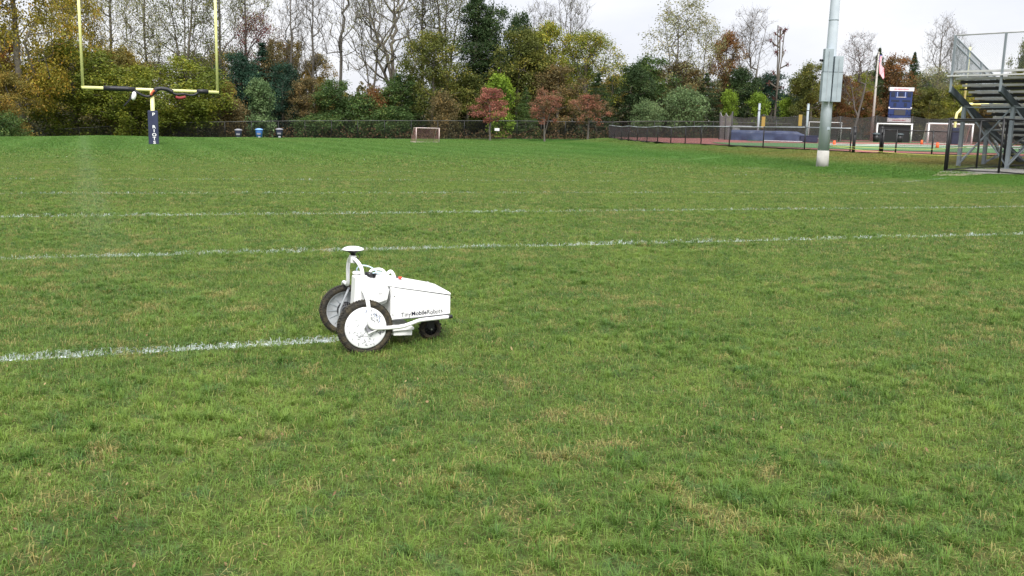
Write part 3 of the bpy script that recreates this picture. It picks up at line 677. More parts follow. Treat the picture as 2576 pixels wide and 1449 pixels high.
# ------------------------------------------------------------------ chain-link and net helpers
def chain_mesh(w_, h_, sp, wr):
    """diagonal wires as thin square rods (two crossing families)"""
    mb = MB()
    for sg in (1, -1):
        t = -h_
        while t < w_:
            # line x = t + s, z = s (or mirrored)
            a0 = max(0, -t); a1 = min(h_, w_-t)
            if a1-a0 > .05:
                p = [(t+a0, a0), (t+a1, a1)]
                if sg < 0: p = [(w_-x_, z_) for x_, z_ in p]
                (xa, za), (xb, zb) = p; q = wr*.7
                mb.add([(xa-q, .001*sg, za), (xa+q, .001*sg, za), (xb+q, .001*sg, zb), (xb-q, .001*sg, zb), (xa, wr*1.2+.001*sg, za), (xb, wr*1.2+.001*sg, zb)], [(0, 1, 2, 3), (1, 4, 5, 2), (4, 0, 3, 5)])
            t += sp*1.414
    return mb
def fence(name, label, pts, hgt, bay, post_r, rail_r, mesh, m_post='blackmetal', m_rail='blackmetal', m_mesh='blackmetal', cat='fence', bottom=True, skip_first=False, given=False, toprail=True):
    """posts, rails and chain-link panels along a ground polyline"""
    P = [np.array([x, y, gz(x, y)]) for x, y in pts]
    if not given:
        Q = [P[0]]
        for a, b in zip(P[:-1], P[1:]):
            L = np.linalg.norm(b[:2]-a[:2]); n = max(1, round(L/bay))
            for k in range(1, n+1): q = a+(b-a)*k/n; q[2] = gz(q[0], q[1]); Q.append(q)
        P = Q
    t = thing(name, P[0], label, cat); O_ = P[0]; cache = {}
    pm = MB().tube([(0, 0, -.1), (0, 0, hgt+.04)], post_r, 8)
    p0 = pm.build('post', m_post, t); first = True
    for i, p in enumerate(P):
        if first: p0.location = tuple(p-O_); first = False
        else: share(p0, tuple(p-O_))
    for i in range(len(P)-1):
        a, b = P[i]-O_, P[i+1]-O_
        if toprail: MB().tube([(*a[:2], a[2]+hgt), (*b[:2], b[2]+hgt)], rail_r, 8).build('top_rail', m_rail, t)
        if bottom: MB().tube([(*a[:2], a[2]+.06), (*b[:2], b[2]+.06)], rail_r*.8, 6).build('bottom_rail', m_post, t)
        if mesh:
            L = float(np.linalg.norm((b-a)[:2])); key = round(L, 1)
            if key not in cache:
                o = chain_mesh(key, hgt-.05, *mesh).build('mesh_panel', m_mesh, t); cache[key] = o
            else: o = share(cache[key])
            o.location = (a[0], a[1], a[2]+.03)
            dx, dy, dz = (b-a); ang_ = math.atan2(dy, dx); sh = dz/L
            o.rotation_euler = (0, -math.atan(sh), ang_)
    return t

# low black fence along the track
fence('track_fence', 'low black chain-link fence with shiny top rail curving round the red track', [atd(*q)[:2] for q in FENCE_PTS], 1.15, 3.0, .035, .028, (.055, .0062), m_rail='steel')
fence('track_fence', 'short low black chain-link fence between the gate gap and the bleachers', [atd(*q)[:2] for q in FENCE2_PTS], 1.12, 2.0, .04, .026, (.055, .0055), given=True)
# gate posts at the opening
for px, lab in ((2146, 'thick black gate post at the end of the curved track fence'), (2214, 'thick black gate post on the right of the fence opening')):
    P = base(px, 386, 45.2); t = thing('gate_post', P, lab, 'gate post'); MB().tube([(0, 0, -.1), (0, 0, 1.22)], .075, 10).build('post', 'blackmetal', t)
    MB().lathe([(.085, 0), (.075, .05), (.0001, .08)], 10, Matrix.Translation((0, 0, 1.21))).build('post_cap', 'blackmetal', t)
    MB().box((0, -.09, .3), (.06, .04, .1)).build('hinge', 'blackmetal', t); MB().box((0, -.09, .95), (.06, .04, .1)).build('hinge', 'blackmetal', t)
# tall black fence before the wood
farp = [atd(-160, 345, 92)[:2], atd(0, 343, 100)[:2], atd(200, 343, 104)[:2], atd(430, 343, 106)[:2], atd(900, 343, 108)[:2], atd(1300, 343, 109)[:2], atd(1540, 343, 111)[:2], atd(1840, 343, 120)[:2], atd(1990, 343, 128)[:2]]
fence('woodland_fence', 'tall black chain-link fence along the edge of the wood behind the field', farp, 2.1, 3.0, .035, .030, (.09, .008), m_rail='darkrail')
P = base(1250, 340, 107.5); t = thing('fence_sign', (P[0], P[1], P[2]+1.0), 'small blank white sign fixed to the far black fence', 'sign'); MB().box((0, 0, .12), (.55, .02, .30)).build('panel', 'signwhite', t); MB().box((0, .02, .12), (.04, .02, .34)).build('bracket', 'steel', t)

# ------------------------------------------------------------------ football goal
gp = np.array([-20.61, 54.21]); g = thing('football_goal', (gp[0], gp[1], gz(*gp)), 'yellow football goal post with a navy padded base at the far end of the field', 'goal post', TH)
MB().tube([(0, 0, 0), (0, 0, 3.0)], .11, 16).build('post', 'yellow', g)
MB().tube([(-3.62, 0, 3.05), (3.62, 0, 3.05)], .088, 14).build('crossbar', 'yellow', g)
for s_ in (-1, 1): MB().tube([(s_*3.55, 0, 3.1), (s_*3.55, 0, 10.5)], .075, 12).build('upright', 'yellow', g)
MB().box((0, 0, .95), (.54, .54, 1.9)).build('post_pad', 'navy', g, .05)
zz = 1.74
for ch, z in (('P', 1.62), ('R', .92), ('I', .70), ('O', .48), ('T', .27), ('S', .05)):
    text_mesh('pad_letter', ch, .235, 'signwhite', g, Matrix.Translation((.03, -.275, z))@Matrix.Rotation(math.radians(90), 4, 'X')@Matrix.Scale(1.25, 4, (1, 0, 0)), .005, .002, 'CENTER')
# black sheeting wound round the crossbar
bs = thing('black_sheet', (gp[0], gp[1], 3.05), 'torn black sheeting wound along the crossbar of the yellow goal post', 'sheet', TH)
MB().tube([(-2.52, 0, 0), (-2.0, 0, .0), (-1.3, -.01, 0), (-.85, -.02, -.03)], [.135, .14, .14, .12], 12).build('wrapped_length', 'blacksheet', bs)
MB().tube(arc([(-.95, -.06, -.04), (-.7, -.1, -.22), (-.4, -.1, -.36), (-.15, -.1, -.36), (.1, -.1, -.2), (.25, -.1, -.02)]), .075, 8).build('hanging_length', 'blacksheet', bs)
MB().tube(arc([(.1, 0, -.05), (.3, -.02, .06), (.6, -.02, .08), (.85, -.03, .04), (1.1, -.06, -.08)]), .13, 10).build('wrapped_length', 'blacksheet', bs)
MB().tube(arc([(1.0, -.06, -.08), (1.3, -.1, -.20), (1.7, -.1, -.17), (2.0, -.1, -.22), (2.25, -.1, -.2), (2.5, -.05, -.05)]), .062, 8).build('hanging_length', 'blacksheet', bs)
MB().tube([(2.4, 0, 0), (2.7, 0, .01), (3.05, 0, 0)], [.125, .13, .12], 12).build('wrapped_length', 'blacksheet', bs)
mb = MB(); mb.add([(-.95, -.1, -.12), (-1.05, -.12, -.45), (-1.35, -.1, -.85), (-1.55, -.08, -.95), (-1.2, -.12, -.5)], [(0, 1, 4), (1, 2, 3, 4)]); mb.tube(arc([(-.98, -.1, -.1), (-1.1, -.11, -.5), (-1.5, -.1, -.95)]), [.03]*15, 5).build('torn_end', 'blacksheet', bs)
MB().tube(arc([(-.93, -.14, -.14), (-.95, -.16, -.35), (-1.02, -.14, -.6)]), [.05, .08, .1, .11, .115, .12, .125, .125, .125, .12, .12, .11, .10, .08, .04], 8).build('white_rag', 'signwhite', bs)
MB().tube(arc([(-.06, -.18, -.30), (.0, -.2, -.15), (.12, -.18, -.03)]), .07, 7).build('red_rag', 'redcloth', bs)
MB().tube(arc([(1.25, -.14, -.36), (1.5, -.16, -.40), (1.78, -.14, -.33)]), .085, 7).build('red_rag', 'darkred', bs)

# ------------------------------------------------------------------ bins at the far end
def bin_(px, d, mb_, ml, label):
    P = base(px, 343, d); t = thing('bin', P, label, 'bin', group='wheeled bins at the far end of the field')
    MB().lathe([(.0001, 0), (.27, 0), (.33, .8), (.33, .84), (.0001, .84)], 18).build('bin_body', mb_, t)
    MB().lathe([(.38, .84), (.38, .88), (.30, .94), (.12, .99), (.0001, 1.0)], 18).build('lid', ml, t)
    MB().box((.05, -.30, .48), (.34, .06, .16)).build('notice', 'greylid', t)
    MB().box((.08, -.28, .16), (.22, .06, .12)).build('notice', 'greyrim', t)
bin_(600, 90, 'navybin', 'greylid', 'dark bin with grey lid, leftmost of three below the wood'); bin_(652, 90.5, 'bluebin', 'bluelid', 'bright blue bin with pale lid by the far fence'); bin_(703, 92, 'navybin', 'greylid', 'dark bin with grey lid, right of the blue bin')

# ------------------------------------------------------------------ goals with nets
def net(mb, o, u, v, lu, lv, sp, r):
    """rectangular net: origin, unit vectors, lengths"""
    o, u, v = Vector(o), Vector(u), Vector(v); n = u.cross(v).normalized()
    for i in range(int(lu/sp)+1):
        a = o+u*i*sp; b = a+v*lv; mb.add([a-u*r, a+u*r, b+u*r, b-u*r], [(0, 1, 2, 3)])
    for j in range(int(lv/sp)+1):
        a = o+v*j*sp; b = a+u*lu; mb.add([a-v*r, a+v*r, b+v*r, b-v*r], [(0, 1, 2, 3)])
    return mb
def goal(px, py, d, W_, H_, D_, rz, label, mnet='netwhite', tube_r=.05, frame='white', sp=.14, nr=.008, name='soccer_goal'):
    P = base(px, py, d); t = thing(name, P, label, 'goal', rz)
    for x in (-W_/2, W_/2): MB().tube([(x, 0, 0), (x, 0, H_)], tube_r, 10).build('goal_post', frame, t)
    MB().tube([(-W_/2-tube_r, 0, H_), (W_/2+tube_r, 0, H_)], tube_r, 10).build('crossbar', frame, t)
    for x in (-W_/2, W_/2):
        MB().tube([(x, 0, H_), (x, D_*.45, H_), (x, D_, .03)], tube_r*.6, 8).build('rear_stay', frame, t)
        MB().tube([(x, 0, .03), (x, D_, .03)], tube_r*.6, 8).build('ground_bar', frame, t)
    MB().tube([(-W_/2, D_, .03), (W_/2, D_, .03)], tube_r*.6, 8).build('ground_bar', frame, t)
    mb = MB(); k = math.hypot(D_*.55, H_-.03)
    net(mb, (-W_/2, D_*.45, H_), (1, 0, 0), (0, D_*.55/k, -(H_-.03)/k), W_, k, sp, nr); net(mb, (-W_/2, 0, H_-.01), (1, 0, 0), (0, 1, 0), W_, D_*.45, sp, nr)
    for x in (-W_/2, W_/2): net(mb, (x, 0, 0), (0, 1, 0), (0, 0, 1), D_*.5, H_, sp, nr); net(mb, (x, D_*.5, 0), (0, 1, 0), (0, 0, 1), D_*.4, H_*.5, sp, nr)
    o = mb.build('net', mnet, t); o['kind'] = 'stuff'
    return t
goal(1076, 352, 82, 2.3, 1.25, 1.0, .62, 'small portable goal standing alone on the grass before the far fence', 'pink', .035, frame='fadedpaint', sp=.11, nr=.007)
goal(2073, 356, 106, 3.6, 2.15, 1.2, -.05, 'white-framed goal beyond the blue mat, partly behind the light pole', 'netdark')
gB = goal(2247, 357, 122, 4.3, 2.4, 1.1, -.12, 'white-framed goal with black boards, standing below the scoreboard', 'netdark', .09)
MB().box((0, .25, 1.1), (4.0, .05, 2.2)).build('black_board', 'blackmetal', gB)
goal(2388, 360, 118, 5.2, 2.5, 2.4, -.15, 'large white-netted goal seen left of and through the bleacher legs', 'netwhite', .10, nr=.012)

# ------------------------------------------------------------------ covered landing mat
A = atd(1838, 359, 76); B = atd(2052, 363.5, 74); Lm = float(np.linalg.norm((B-A)[:2])); am = math.atan2(B[1]-A[1], B[0]-A[0])
mt = thing('landing_mat', (A[0], A[1], gz(A[0], A[1])), 'long landing mat under a wrinkled navy blue tarpaulin beside the track', 'mat', am)
nu, nv = 60, 10; vs = []; rw = random.Random(8)
def top_h(x):
    h0 = .82
    if x > Lm*.76: h0 = .82-.55*min(1, (x-Lm*.76)/(Lm*.22))
    return h0
for i in range(nu+1):
    x = Lm*i/nu
    for (yy_, f) in ((-.06, 0), (-.03, .35), (.0, .7), (.02, .95), (.12, 1.0), (1.2, 1.02), (2.6, 1.0), (2.8, .9), (2.85, .5), (2.9, 0)):
        fold = .05*math.sin(x*2.2+f*3.5)+.035*math.sin(x*5.1-f*4+1)+.02*math.sin(x*9.3+f*6)
        vs.append((x, yy_+(fold if f < .9 else 0), top_h(x)*f+.03+(.02*math.sin(x*3.1+yy_*2) if f > .9 else 0)))
mb = MB().add(vs, [(i*nv+j, (i+1)*nv+j, (i+1)*nv+j+1, i*nv+j+1) for i in range(nu) for j in range(nv-1)], True)
mb.add([vs[j] for j in range(nv)], [tuple(range(nv))]); mb.add([vs[nu*nv+j] for j in range(nv)], [tuple(range(nv-1, -1, -1))])
mb.build('tarpaulin', 'tarp', mt)
MB().box((Lm*.92, .9, .28), (Lm*.20, 2.2, .5)).build('front_mat', 'navy', mt, .05)
MB().box((Lm*.92, .9, .545), (Lm*.21, 2.25, .05)).build('mat_cover', 'tarp', mt)
MB().box((Lm*1.07, .9, .20), (Lm*.14, 1.6, .25)).build('front_mat', 'track', mt, .03)
MB().box((Lm*.62, -.45, .09), (Lm*.45, .35, .05)).build('white_skirt', 'sbwhite', mt)
MB().box((Lm*1.08, .9, .36), (Lm*.16, 1.7, .05)).build('mat_cover', 'sbwhite', mt)

# ------------------------------------------------------------------ posts, pads and nets around the throwing cage
def post(px, ytop, ybase, d, r, m, label, name='net_pole', cat='pole', ring=None):
    P = base(px, ybase, d); zt = atd(px, ytop, d)[2]-P[2]
    t = thing(name, P, label, cat); MB().tube([(0, 0, -.1), (0, 0, zt)], r, 10).build('pole', m, t)
    MB().lathe([(r*1.06, 0), (r*1.06, .06), (.0001, .08)], 10, Matrix.Translation((0, 0, zt-.04))).build('cap', 'cabinet', t)
    if ring: MB().lathe([(r*1.15, 0), (r*1.15, .07)], 10, Matrix.Translation((0, 0, zt*ring))).build('band', 'blackmetal', t)
    return t, zt
post(1905, 261, 350, 100, .12, 'cabinet', 'plain grey pole rising behind the blue mat', ring=.8)
post(2027, 262, 352, 98, .12, 'cabinet', 'plain grey pole just left of the half-hidden white goal', ring=.82)
for px, y0, y1, lab in ((1919, 293, 323, 'mustard yellow pad hung on the net above the blue mat'), (2012, 288, 317, 'mustard yellow pad hung beside the right grey pole')):
    P = atd(px, y1, 96); zt = atd(px, y0, 96)[2]-P[2]; t = thing('pad', P, lab, 'pad')
    MB().box((0, 0, zt/2), (.36, .12, zt)).build('cover', 'mustard', t, .03); MB().box((0, 0, zt+.02), (.40, .14, .05)).build('top_strap', 'blackmetal', t); MB().tube([(0, .1, -(P[2]-gz(P[0], P[1]))), (0, .1, zt)], .05, 8).build('support_pole', 'netdark', t)
def hung_net(name, label, pl, sag, m, sp, r, d_top, cat='net', posts=True):
    """pl: [(px, ytop, ybase, d)] pole positions; top rope sags between them"""
    pts = []
    for px, yt, yb, d in pl:
        P = atd(px, yb, d); z0 = gz(P[0], P[1]); pts.append(np.array([P[0], P[1], z0, atd(px, yt, d)[2]]))
    O_ = pts[0][:3]; t = thing(name, O_, label, cat); mb = MB(); rp = MB()
    for a, b in zip(pts[:-1], pts[1:]):
        L = math.hypot(*(b-a)[:2]); n = max(2, int(L/sp)); tops = []
        for i in range(n+1):
            f = i/n; q = a+(b-a)*f; tops.append((q[0]-O_[0], q[1]-O_[1], q[2]-O_[2], q[3]-O_[2]-sag*4*f*(1-f)))
        u = Vector(((b-a)[0]/L, (b-a)[1]/L, 0))*r
        for x_, y_, z0, z1 in tops: mb.add([Vector((x_, y_, z0))-u, Vector((x_, y_, z0))+u, Vector((x_, y_, z1))+u, Vector((x_, y_, z1))-u], [(0, 1, 2, 3)])
        k = 0
        while k*sp < 12:
            seg = [(p, q) for p, q in zip(tops[:-1], tops[1:]) if k*sp+p[2] < min(p[3], q[3])]
            if not seg: break
            for p, q in seg: mb.add([(p[0], p[1], p[2]+k*sp-r), (q[0], q[1], q[2]+k*sp-r), (q[0], q[1], q[2]+k*sp+r), (p[0], p[1], p[2]+k*sp+r)], [(0, 1, 2, 3)])
            k += 1
        rp.tube([(x_, y_, z1) for x_, y_, _, z1 in tops[::max(1, n//8)]]+[(tops[-1][0], tops[-1][1], tops[-1][3])], .022, 5)
    o = mb.build('netting', m, t); o['kind'] = 'stuff'
    rp.build('top_rope', m, t)
    if posts:
        for p in pts: MB().tube([(p[0]-O_[0], p[1]-O_[1], p[2]-O_[2]), (p[0]-O_[0], p[1]-O_[1], p[3]-O_[2])], .06, 8).build('pole', 'netdark', t)
    return t
hung_net('cage_net', 'tall pale grey net of the throwing cage at the left end of the blue mat', [(1808, 282, 359, 79), (1822, 284, 360, 78), (1838, 281, 361, 77)], .35, 'netgrey', .07, .017, None)
hung_net('barrier_net', 'long dark barrier net with a scalloped top running behind the track', [(1838, 293, 352, 101), (1917, 288, 352, 101), (2010, 290, 353, 102), (2110, 293, 354, 104), (2200, 291, 355, 126), (2290, 293, 355, 126), (2390, 296, 356, 126), (2480, 297, 357, 126), (2600, 297, 358, 128)], .28, 'netdark', .13, .022, None)
P = base(1958, 350, 97); t = thing('equipment_cart', P, 'dark folding stand behind the right half of the blue mat', 'stand'); MB().box((0, 0, .9), (.7, .5, .8)).build('frame', 'blackmetal', t); MB().tube([(-.3, 0, 0), (-.3, 0, 2.2)], .05, 8).build('mast', 'blackmetal', t)
P = base(1858, 350, 104); t = thing('storage_box', P, 'pale box with a dark opening standing behind the left of the blue mat', 'box'); MB().box((0, 0, .8), (2.4, 1, 1.6)).build('shell', 'greyrim', t); MB().box((.7, -.51, .85), (1.5, .03, 1.0)).build('opening', 'blackmetal', t); MB().box((.7, -.55, 1.42), (1.8, .1, .08)).build('ledge', 'alu', t)  # the opening is a flat black panel with the inner shade painted on

# orange markers and dark bins by the goals
for px, yb, yt, d, lab in ((2318, 367, 355, 96, 'orange marker on the track, left of the large white goal'), (2357, 377, 361, 62, 'nearest orange marker, in front of the large white goal'), (2098, 368, 354, 60, 'orange marker just right of the light pole')):
    P = base(px, yb, d); hh = (yb-yt)*d/FPX; t = thing('orange_marker', P, lab, 'marker', group='orange markers by the track')
    MB().lathe([(.0001, .03), (hh*.26, .03), (hh*.24, hh*.5), (hh*.20, hh), (.0001, hh)], 14).build('marker_body', 'orange', t); MB().box((0, 0, .02), (hh*.75, hh*.75, .04)).build('marker_base', 'orange', t)
for px, lab in ((2203, 'black bin with lid beside the left post of the boarded goal'), (2262, 'black bin in front of the black goal boards')):
    P = base(px, 357, 119); t = thing('bin', P, lab, 'bin', group='black bins by the boarded goal')
    MB().lathe([(.0001, 0), (.36, 0), (.42, 1.0), (.0001, 1.0)], 14).build('bin_body', 'blackmetal', t); MB().lathe([(.50, 1.0), (.5, 1.08), (.36, 1.2), (.0001, 1.24)], 14).build('lid', 'stringer', t)

# yellow rope between pole and bleachers
def rope(name, pl, label):
    P = [atd(*q) for q in pl]; O_ = P[0]; t = MB().tube(arc([tuple(p-O_) for p in P], 4), .008, 6).build(name, 'rope', None, loc=tuple(O_)); tag(t, label, 'rope')
rope('yellow_rope', [(2089, 366.5, 39), (2200, 372, 38), (2330, 375.5, 37), (2400, 372.5, 36.6), (2500, 366, 37), (2600, 362, 38)], 'upper yellow rope strung from the light pole across the gate gap')
rope('yellow_rope', [(2089, 367.5, 39), (2180, 379, 38), (2300, 388, 37), (2400, 391, 36.6), (2500, 389, 37), (2600, 386, 38)], 'lower, slacker yellow rope strung from the light pole to the bleachers')

# ------------------------------------------------------------------ light pole
P = base(2068, 419, 39); lp = thing('light_pole', P, 'tall galvanised floodlight pole on a concrete foot with two grey cabinets', 'light pole')
lean = Matrix.Identity(3); tz = lambda z: (-.0135*-z*0, 0, z)
MB().tube([(0, 0, -.2), (.0, 0, .66)], [.255, .235], 28).build('concrete_foot', 'conc', lp)
MB().tube([(0, 0, .662), (0, 0, 3), (0, 0, 8), (0, 0, 19)], [.232, .212, .175, .10], 28).build('pole_shaft', 'polegalv', lp)
MB().tube([(0, 0, 4.95+.9), (0, 0, 5.0+.9)], .198, 24).build('pole_joint', 'cabinet', lp)
def cab(x, z0, z1, zs, name):
    MB().box((x, -.27, (z0+zs)/2), (.37, .30, zs-z0-.01)).build(name, 'cabinet', lp, .01); MB().box((x+.005, -.27, (z1+zs)/2), (.35, .28, z1-zs-.01)).build(name, 'cabinet', lp, .01)
    MB().box((x, -.425, (z0+z1)/2), (.02, .012, z1-z0-.2)).build('cabinet_rib', 'steel', lp); MB().box((x, -.27, zs), (.375, .305, .016)).build('cabinet_joint', 'stringer', lp)
cab(-.20, 2.62, 4.72, 3.80, 'cabinet'); cab(.22, 2.62, 4.44, 3.80, 'cabinet')
MB().box((-.06, -.18, 3.5), (.06, .12, 1.9)).build('mounting_rail', 'steel', lp)
MB().tube([(-.38, -.2, 4.26), (-.50, -.22, 4.26)], .05, 10).build('camera_housing', 'blackmetal', lp)
MB().box((.06, -.222, 1.55), (.13, .02, .10)).build('access_plate', 'cabinet', lp, .004)
MB().tube([(-1.6, 0, 17.6), (1.6, 0, 17.6)], .06, 8).build('crossarm', 'polegalv', lp)
for x in (-1.4, -.5, .5, 1.4):
    MB().lathe([(.0001, .2), (.12, .18), (.30, -.12), (.31, -.14)], 16, Matrix.Translation((x, -.1, 17.4))@Matrix.Rotation(.9, 4, 'X')).build('floodlight', 'steel', lp)

# ------------------------------------------------------------------ flagpole, flag, scoreboard
P = base(2191, 356, 130); fp = thing('flagpole', P, 'weathered flagpole standing left of the scoreboard', 'flagpole'); zt = atd(2212, 138, 130)[2]-P[2]
MB().tube([(0, 0, 0), (0, 0, zt)], [.22, .10], 12).build('pole', 'flagpole', fp); MB().lathe([(.0001, -.16), (.16, 0), (.0001, .16)], 10, Matrix.Translation((0, 0, zt+.1))).build('finial', 'flagpole', fp)
fl = thing('flag', (P[0]+.15, P[1], P[2]+zt-.2), 'limp stars-and-stripes flag hanging at the top of the flagpole', 'flag')
def flagpiece(name, z0, z1, x0_, x1_, m, wav=.12):
    vs = []; n = 6
    for j in range(n+1):
        z = z0+(z1-z0)*j/n
        for i in range(5):
            x = x0_+(x1_-x0_)*i/4; vs.append((x+.10*math.sin(z*1.3), wav*math.sin(x*5+z*1.1), z))
    MB().add(vs, [(j*5+i, j*5+i+1, (j+1)*5+i+1, (j+1)*5+i) for j in range(n) for i in range(4)], True).build(name, m, fl)
for k in range(9): flagpiece('stripe', -.9-.1*k if k > 3 else -.1, -3.2+.12*abs(k-6), .12+.085*k, .12+.085*(k+1), 'flagred' if k % 2 == 0 else 'flagwhite')
flagpiece('canton', .05, -.95, .02, .38, 'flagblue', .14)
A = atd(2232, 306, 138); Bp = atd(2288, 308, 138); sc_ = math.atan2(Bp[1]-A[1], Bp[0]-A[0])
cx = (A+Bp)/2; zb = gz(cx[0], cx[1]); sb = thing('scoreboard', (cx[0], cx[1], zb), 'blue scoreboard with white header and footer above the boarded goal', 'scoreboard', -.10)
z0 = atd(2258, 308, 138)[2]-zb; z1 = atd(2265, 221, 138)[2]-zb; Wd = 57*138/FPX; Hh = z1-z0
MB().box((0, 0, z0+Hh*.56), (Wd*.96, .4, Hh*.68)).build('blue_cabinet', 'sbblue', sb, .02)
MB().box((0, -.03, z0+Hh*.95), (Wd*1.04, .5, Hh*.105)).build('header_board', 'sbwhite', sb, .02)
MB().box((0, -.03, z0+Hh*.065), (Wd*1.0, .45, Hh*.115)).build('footer_board', 'sbwhite', sb, .02)
MB().box((0, -.02, z0+Hh*.165), (Wd*.96, .4, Hh*.085)).build('blue_cabinet', 'sbblue', sb)
rq = random.Random(3)
for zc, hx, wx in ((z0+Hh*.95, Hh*.045, .62), (z0+Hh*.065, Hh*.032, .55)):
    mb = MB(); x = -Wd*wx/2
    while x < Wd*wx/2: ww = rq.uniform(.08, .16); mb.box((x, -.29, zc), (ww, .012, hx*rq.uniform(.8, 1.1))); x += ww+.05
    mb.build('blurred_lettering', 'sbred', sb)
for x, z, ww, hw in ((-.40, .80, .16, .13), (.40, .80, .16, .13), (0, .80, .20, .12), (-.27, .62, .34, .05), (.27, .62, .34, .05), (-.27, .51, .12, .10), (.25, .51, .12, .10)):
    MB().box((x*Wd*.86, -.215, z0+Hh*z), (ww*Wd, .04, hw*Hh)).build('number_panel', 'sbdark', sb)
MB().box((0, -.235, z0+Hh*.285), (Wd*.48, .05, Hh*.15)).build('message_screen', 'sbgrey', sb)
MB().box((0, -.225, z0+Hh*.725), (Wd*.42, .03, Hh*.012)).build('trim_line', 'sbwhite', sb); MB().box((0, -.225, z0+Hh*.395), (Wd*.96, .03, Hh*.014)).build('trim_line', 'sbwhite', sb)
for x in (-.17, .17): MB().box((x*Wd, -.225, z0+Hh*.80), (Wd*.03, .03, Hh*.15)).build('trim_line', 'bluescuff', sb)
for x in (-.47, .47): MB().box((x*Wd, -.225, z0+Hh*.42), (Wd*.06, .03, Hh*.045)).build('corner_plate', 'sbwhite', sb)
for x in (-.35, .35): MB().box((x*Wd, .1, z0/2), (.28, .28, z0)).build('leg', 'stringer', sb)
# yellow goal beyond the bleachers
P = base(2432, 362, 112); t = thing('football_goal', P, 'yellow football goal glimpsed behind the bleachers', 'goal post', .0)
zc_ = atd(2440, 262, 112)[2]-P[2]
MB().tube(arc([(-1.6, 0, 0), (-1.6, 0, zc_-1.6), (-1.3, 0, zc_-.9), (-.6, .0, zc_-.2), (.2, 0, zc_)]), .16, 12).build('gooseneck', 'yellow', t)
MB().tube([(-.8, 0, zc_), (6.3, 0, zc_)], .13, 12).build('crossbar', 'yellow', t)
MB().box((-1.6, 0, 1), (.8, .8, 2)).build('post_pad', 'navy', t, .05)
for x in (-.8, 6.3): MB().tube([(x, 0, zc_), (x, 0, zc_+6.5)], .12, 10).build('upright', 'yellow', t)

# ------------------------------------------------------------------ bleachers
BO = atd(2392, 231, 36.3); bz = gz(BO[0]+.9, BO[1]+.8)
bl = thing('bleachers', (BO[0], BO[1], bz), 'aluminium and steel bleachers seen from behind at the right edge', 'bleachers', -math.radians(50))
# local x along the rows (to the right, nearer), y = descending away from the back, z up
RISE, RUN, NR, BAY, NB = .23, .60, 13, 1.86, 5; LW = BAY*NB+.3
seat_top = 4.0-bz+.02; gtop = 5.37-bz; sb0 = 3.36-bz
pl0 = None
MB().box((LW/2-.15, .12, seat_top), (LW, .26, .07)).build('seat_plank', 'alu', bl)
for k in range(1, NR):
    y = .12+RUN*k; z = seat_top-RISE*k
    if k == 1:
        s0 = MB().box((LW/2-.15, 0, 0), (LW, .26, .085)).build('seat_plank', 'plank', bl); s0.location = (0, y, z)
        f0 = MB().box((LW/2-.15, 0, 0), (LW-.1, .26, .045)).build('foot_plank', 'shadealu', bl); f0.location = (0, y+.30, z-.43+.23)
        r0 = MB().box((LW/2-.15, 0, 0), (LW-.1, .025, .12)).build('riser_plank', 'blackmetal', bl); r0.location = (0, y+.20, z-.115)  # black colour stands in for the shade in the gaps between seats
        f0.location = (0, y+.34, z-.40)
    else:
        share(s0, (0, y, z)); share(f0, (0, y+.34, z-.40)); share(r0, (0, y+.20, z-.115))
MB().box((LW/2-.15, -.02, seat_top-.16), (LW, .24, .05)).build('seat_plank', 'alu', bl)
for i in range(NB+1):
    x = BAY*i; depth = RUN*(NR-1)
    # sloping stringer
    MB().bar((x, -.05, sb0), (x, depth+.1, sb0-RISE/RUN*(depth)-.1+.0), .10, .26).build('stringer', 'stringer', bl)
    MB().box((x, -.05, (gtop+sb0)/2-.05), (.07, .07, gtop-sb0+.1)).build('guard_post', 'bsteel', bl)
    for j, y in enumerate((1.25, 3.45, 5.6)):
        zt = sb0-RISE/RUN*y-.12
        if zt < .3: continue
        MB().box((x, y, zt/2), (.13, .13, zt)).build('column', 'bsteel', bl); MB().box((x, y, zt+.01), (.26, .22, .035)).build('column_cap', 'bsteel', bl); MB().box((x, y, .015), (.25, .25, .03)).build('foot_plate', 'bsteel', bl)
        if i < NB and j in (0, 1):
            MB().bar((x+.06, y+.08, zt-.10), (x+BAY-.06, y+.08, .12), .05, .05).build('cross_brace', 'bsteel', bl); MB().bar((x+BAY-.06, y-.08, zt-.10), (x+.06, y-.08, .12), .05, .05).build('cross_brace', 'bsteel', bl)
            MB().bar((x+.06, y, zt-.04), (x+BAY-.06, y, zt-.04), .05, .05).build('tie_bar', 'bsteel', bl)
    for y0_, y1_ in ((1.25, 3.45), (3.45, 5.6)): MB().bar((x+.03, y0_, .2), (x+.03, y1_, sb0-RISE/RUN*y1_-.3), .05, .05).build('side_brace', 'bsteel', bl)
# guard rails: back
MB().tube([(-.0, -.05, gtop), (LW-.3, -.05, gtop)], .03, 10).build('guard_rail', 'alu', bl)
p = chain_mesh(BAY, gtop-seat_top-.05, .06, .0034).build('guard_mesh', 'bsteel', bl); p.location = (0, -.09, seat_top+.03)
for i in range(1, NB): share(p, (BAY*i, -.09, seat_top+.03))
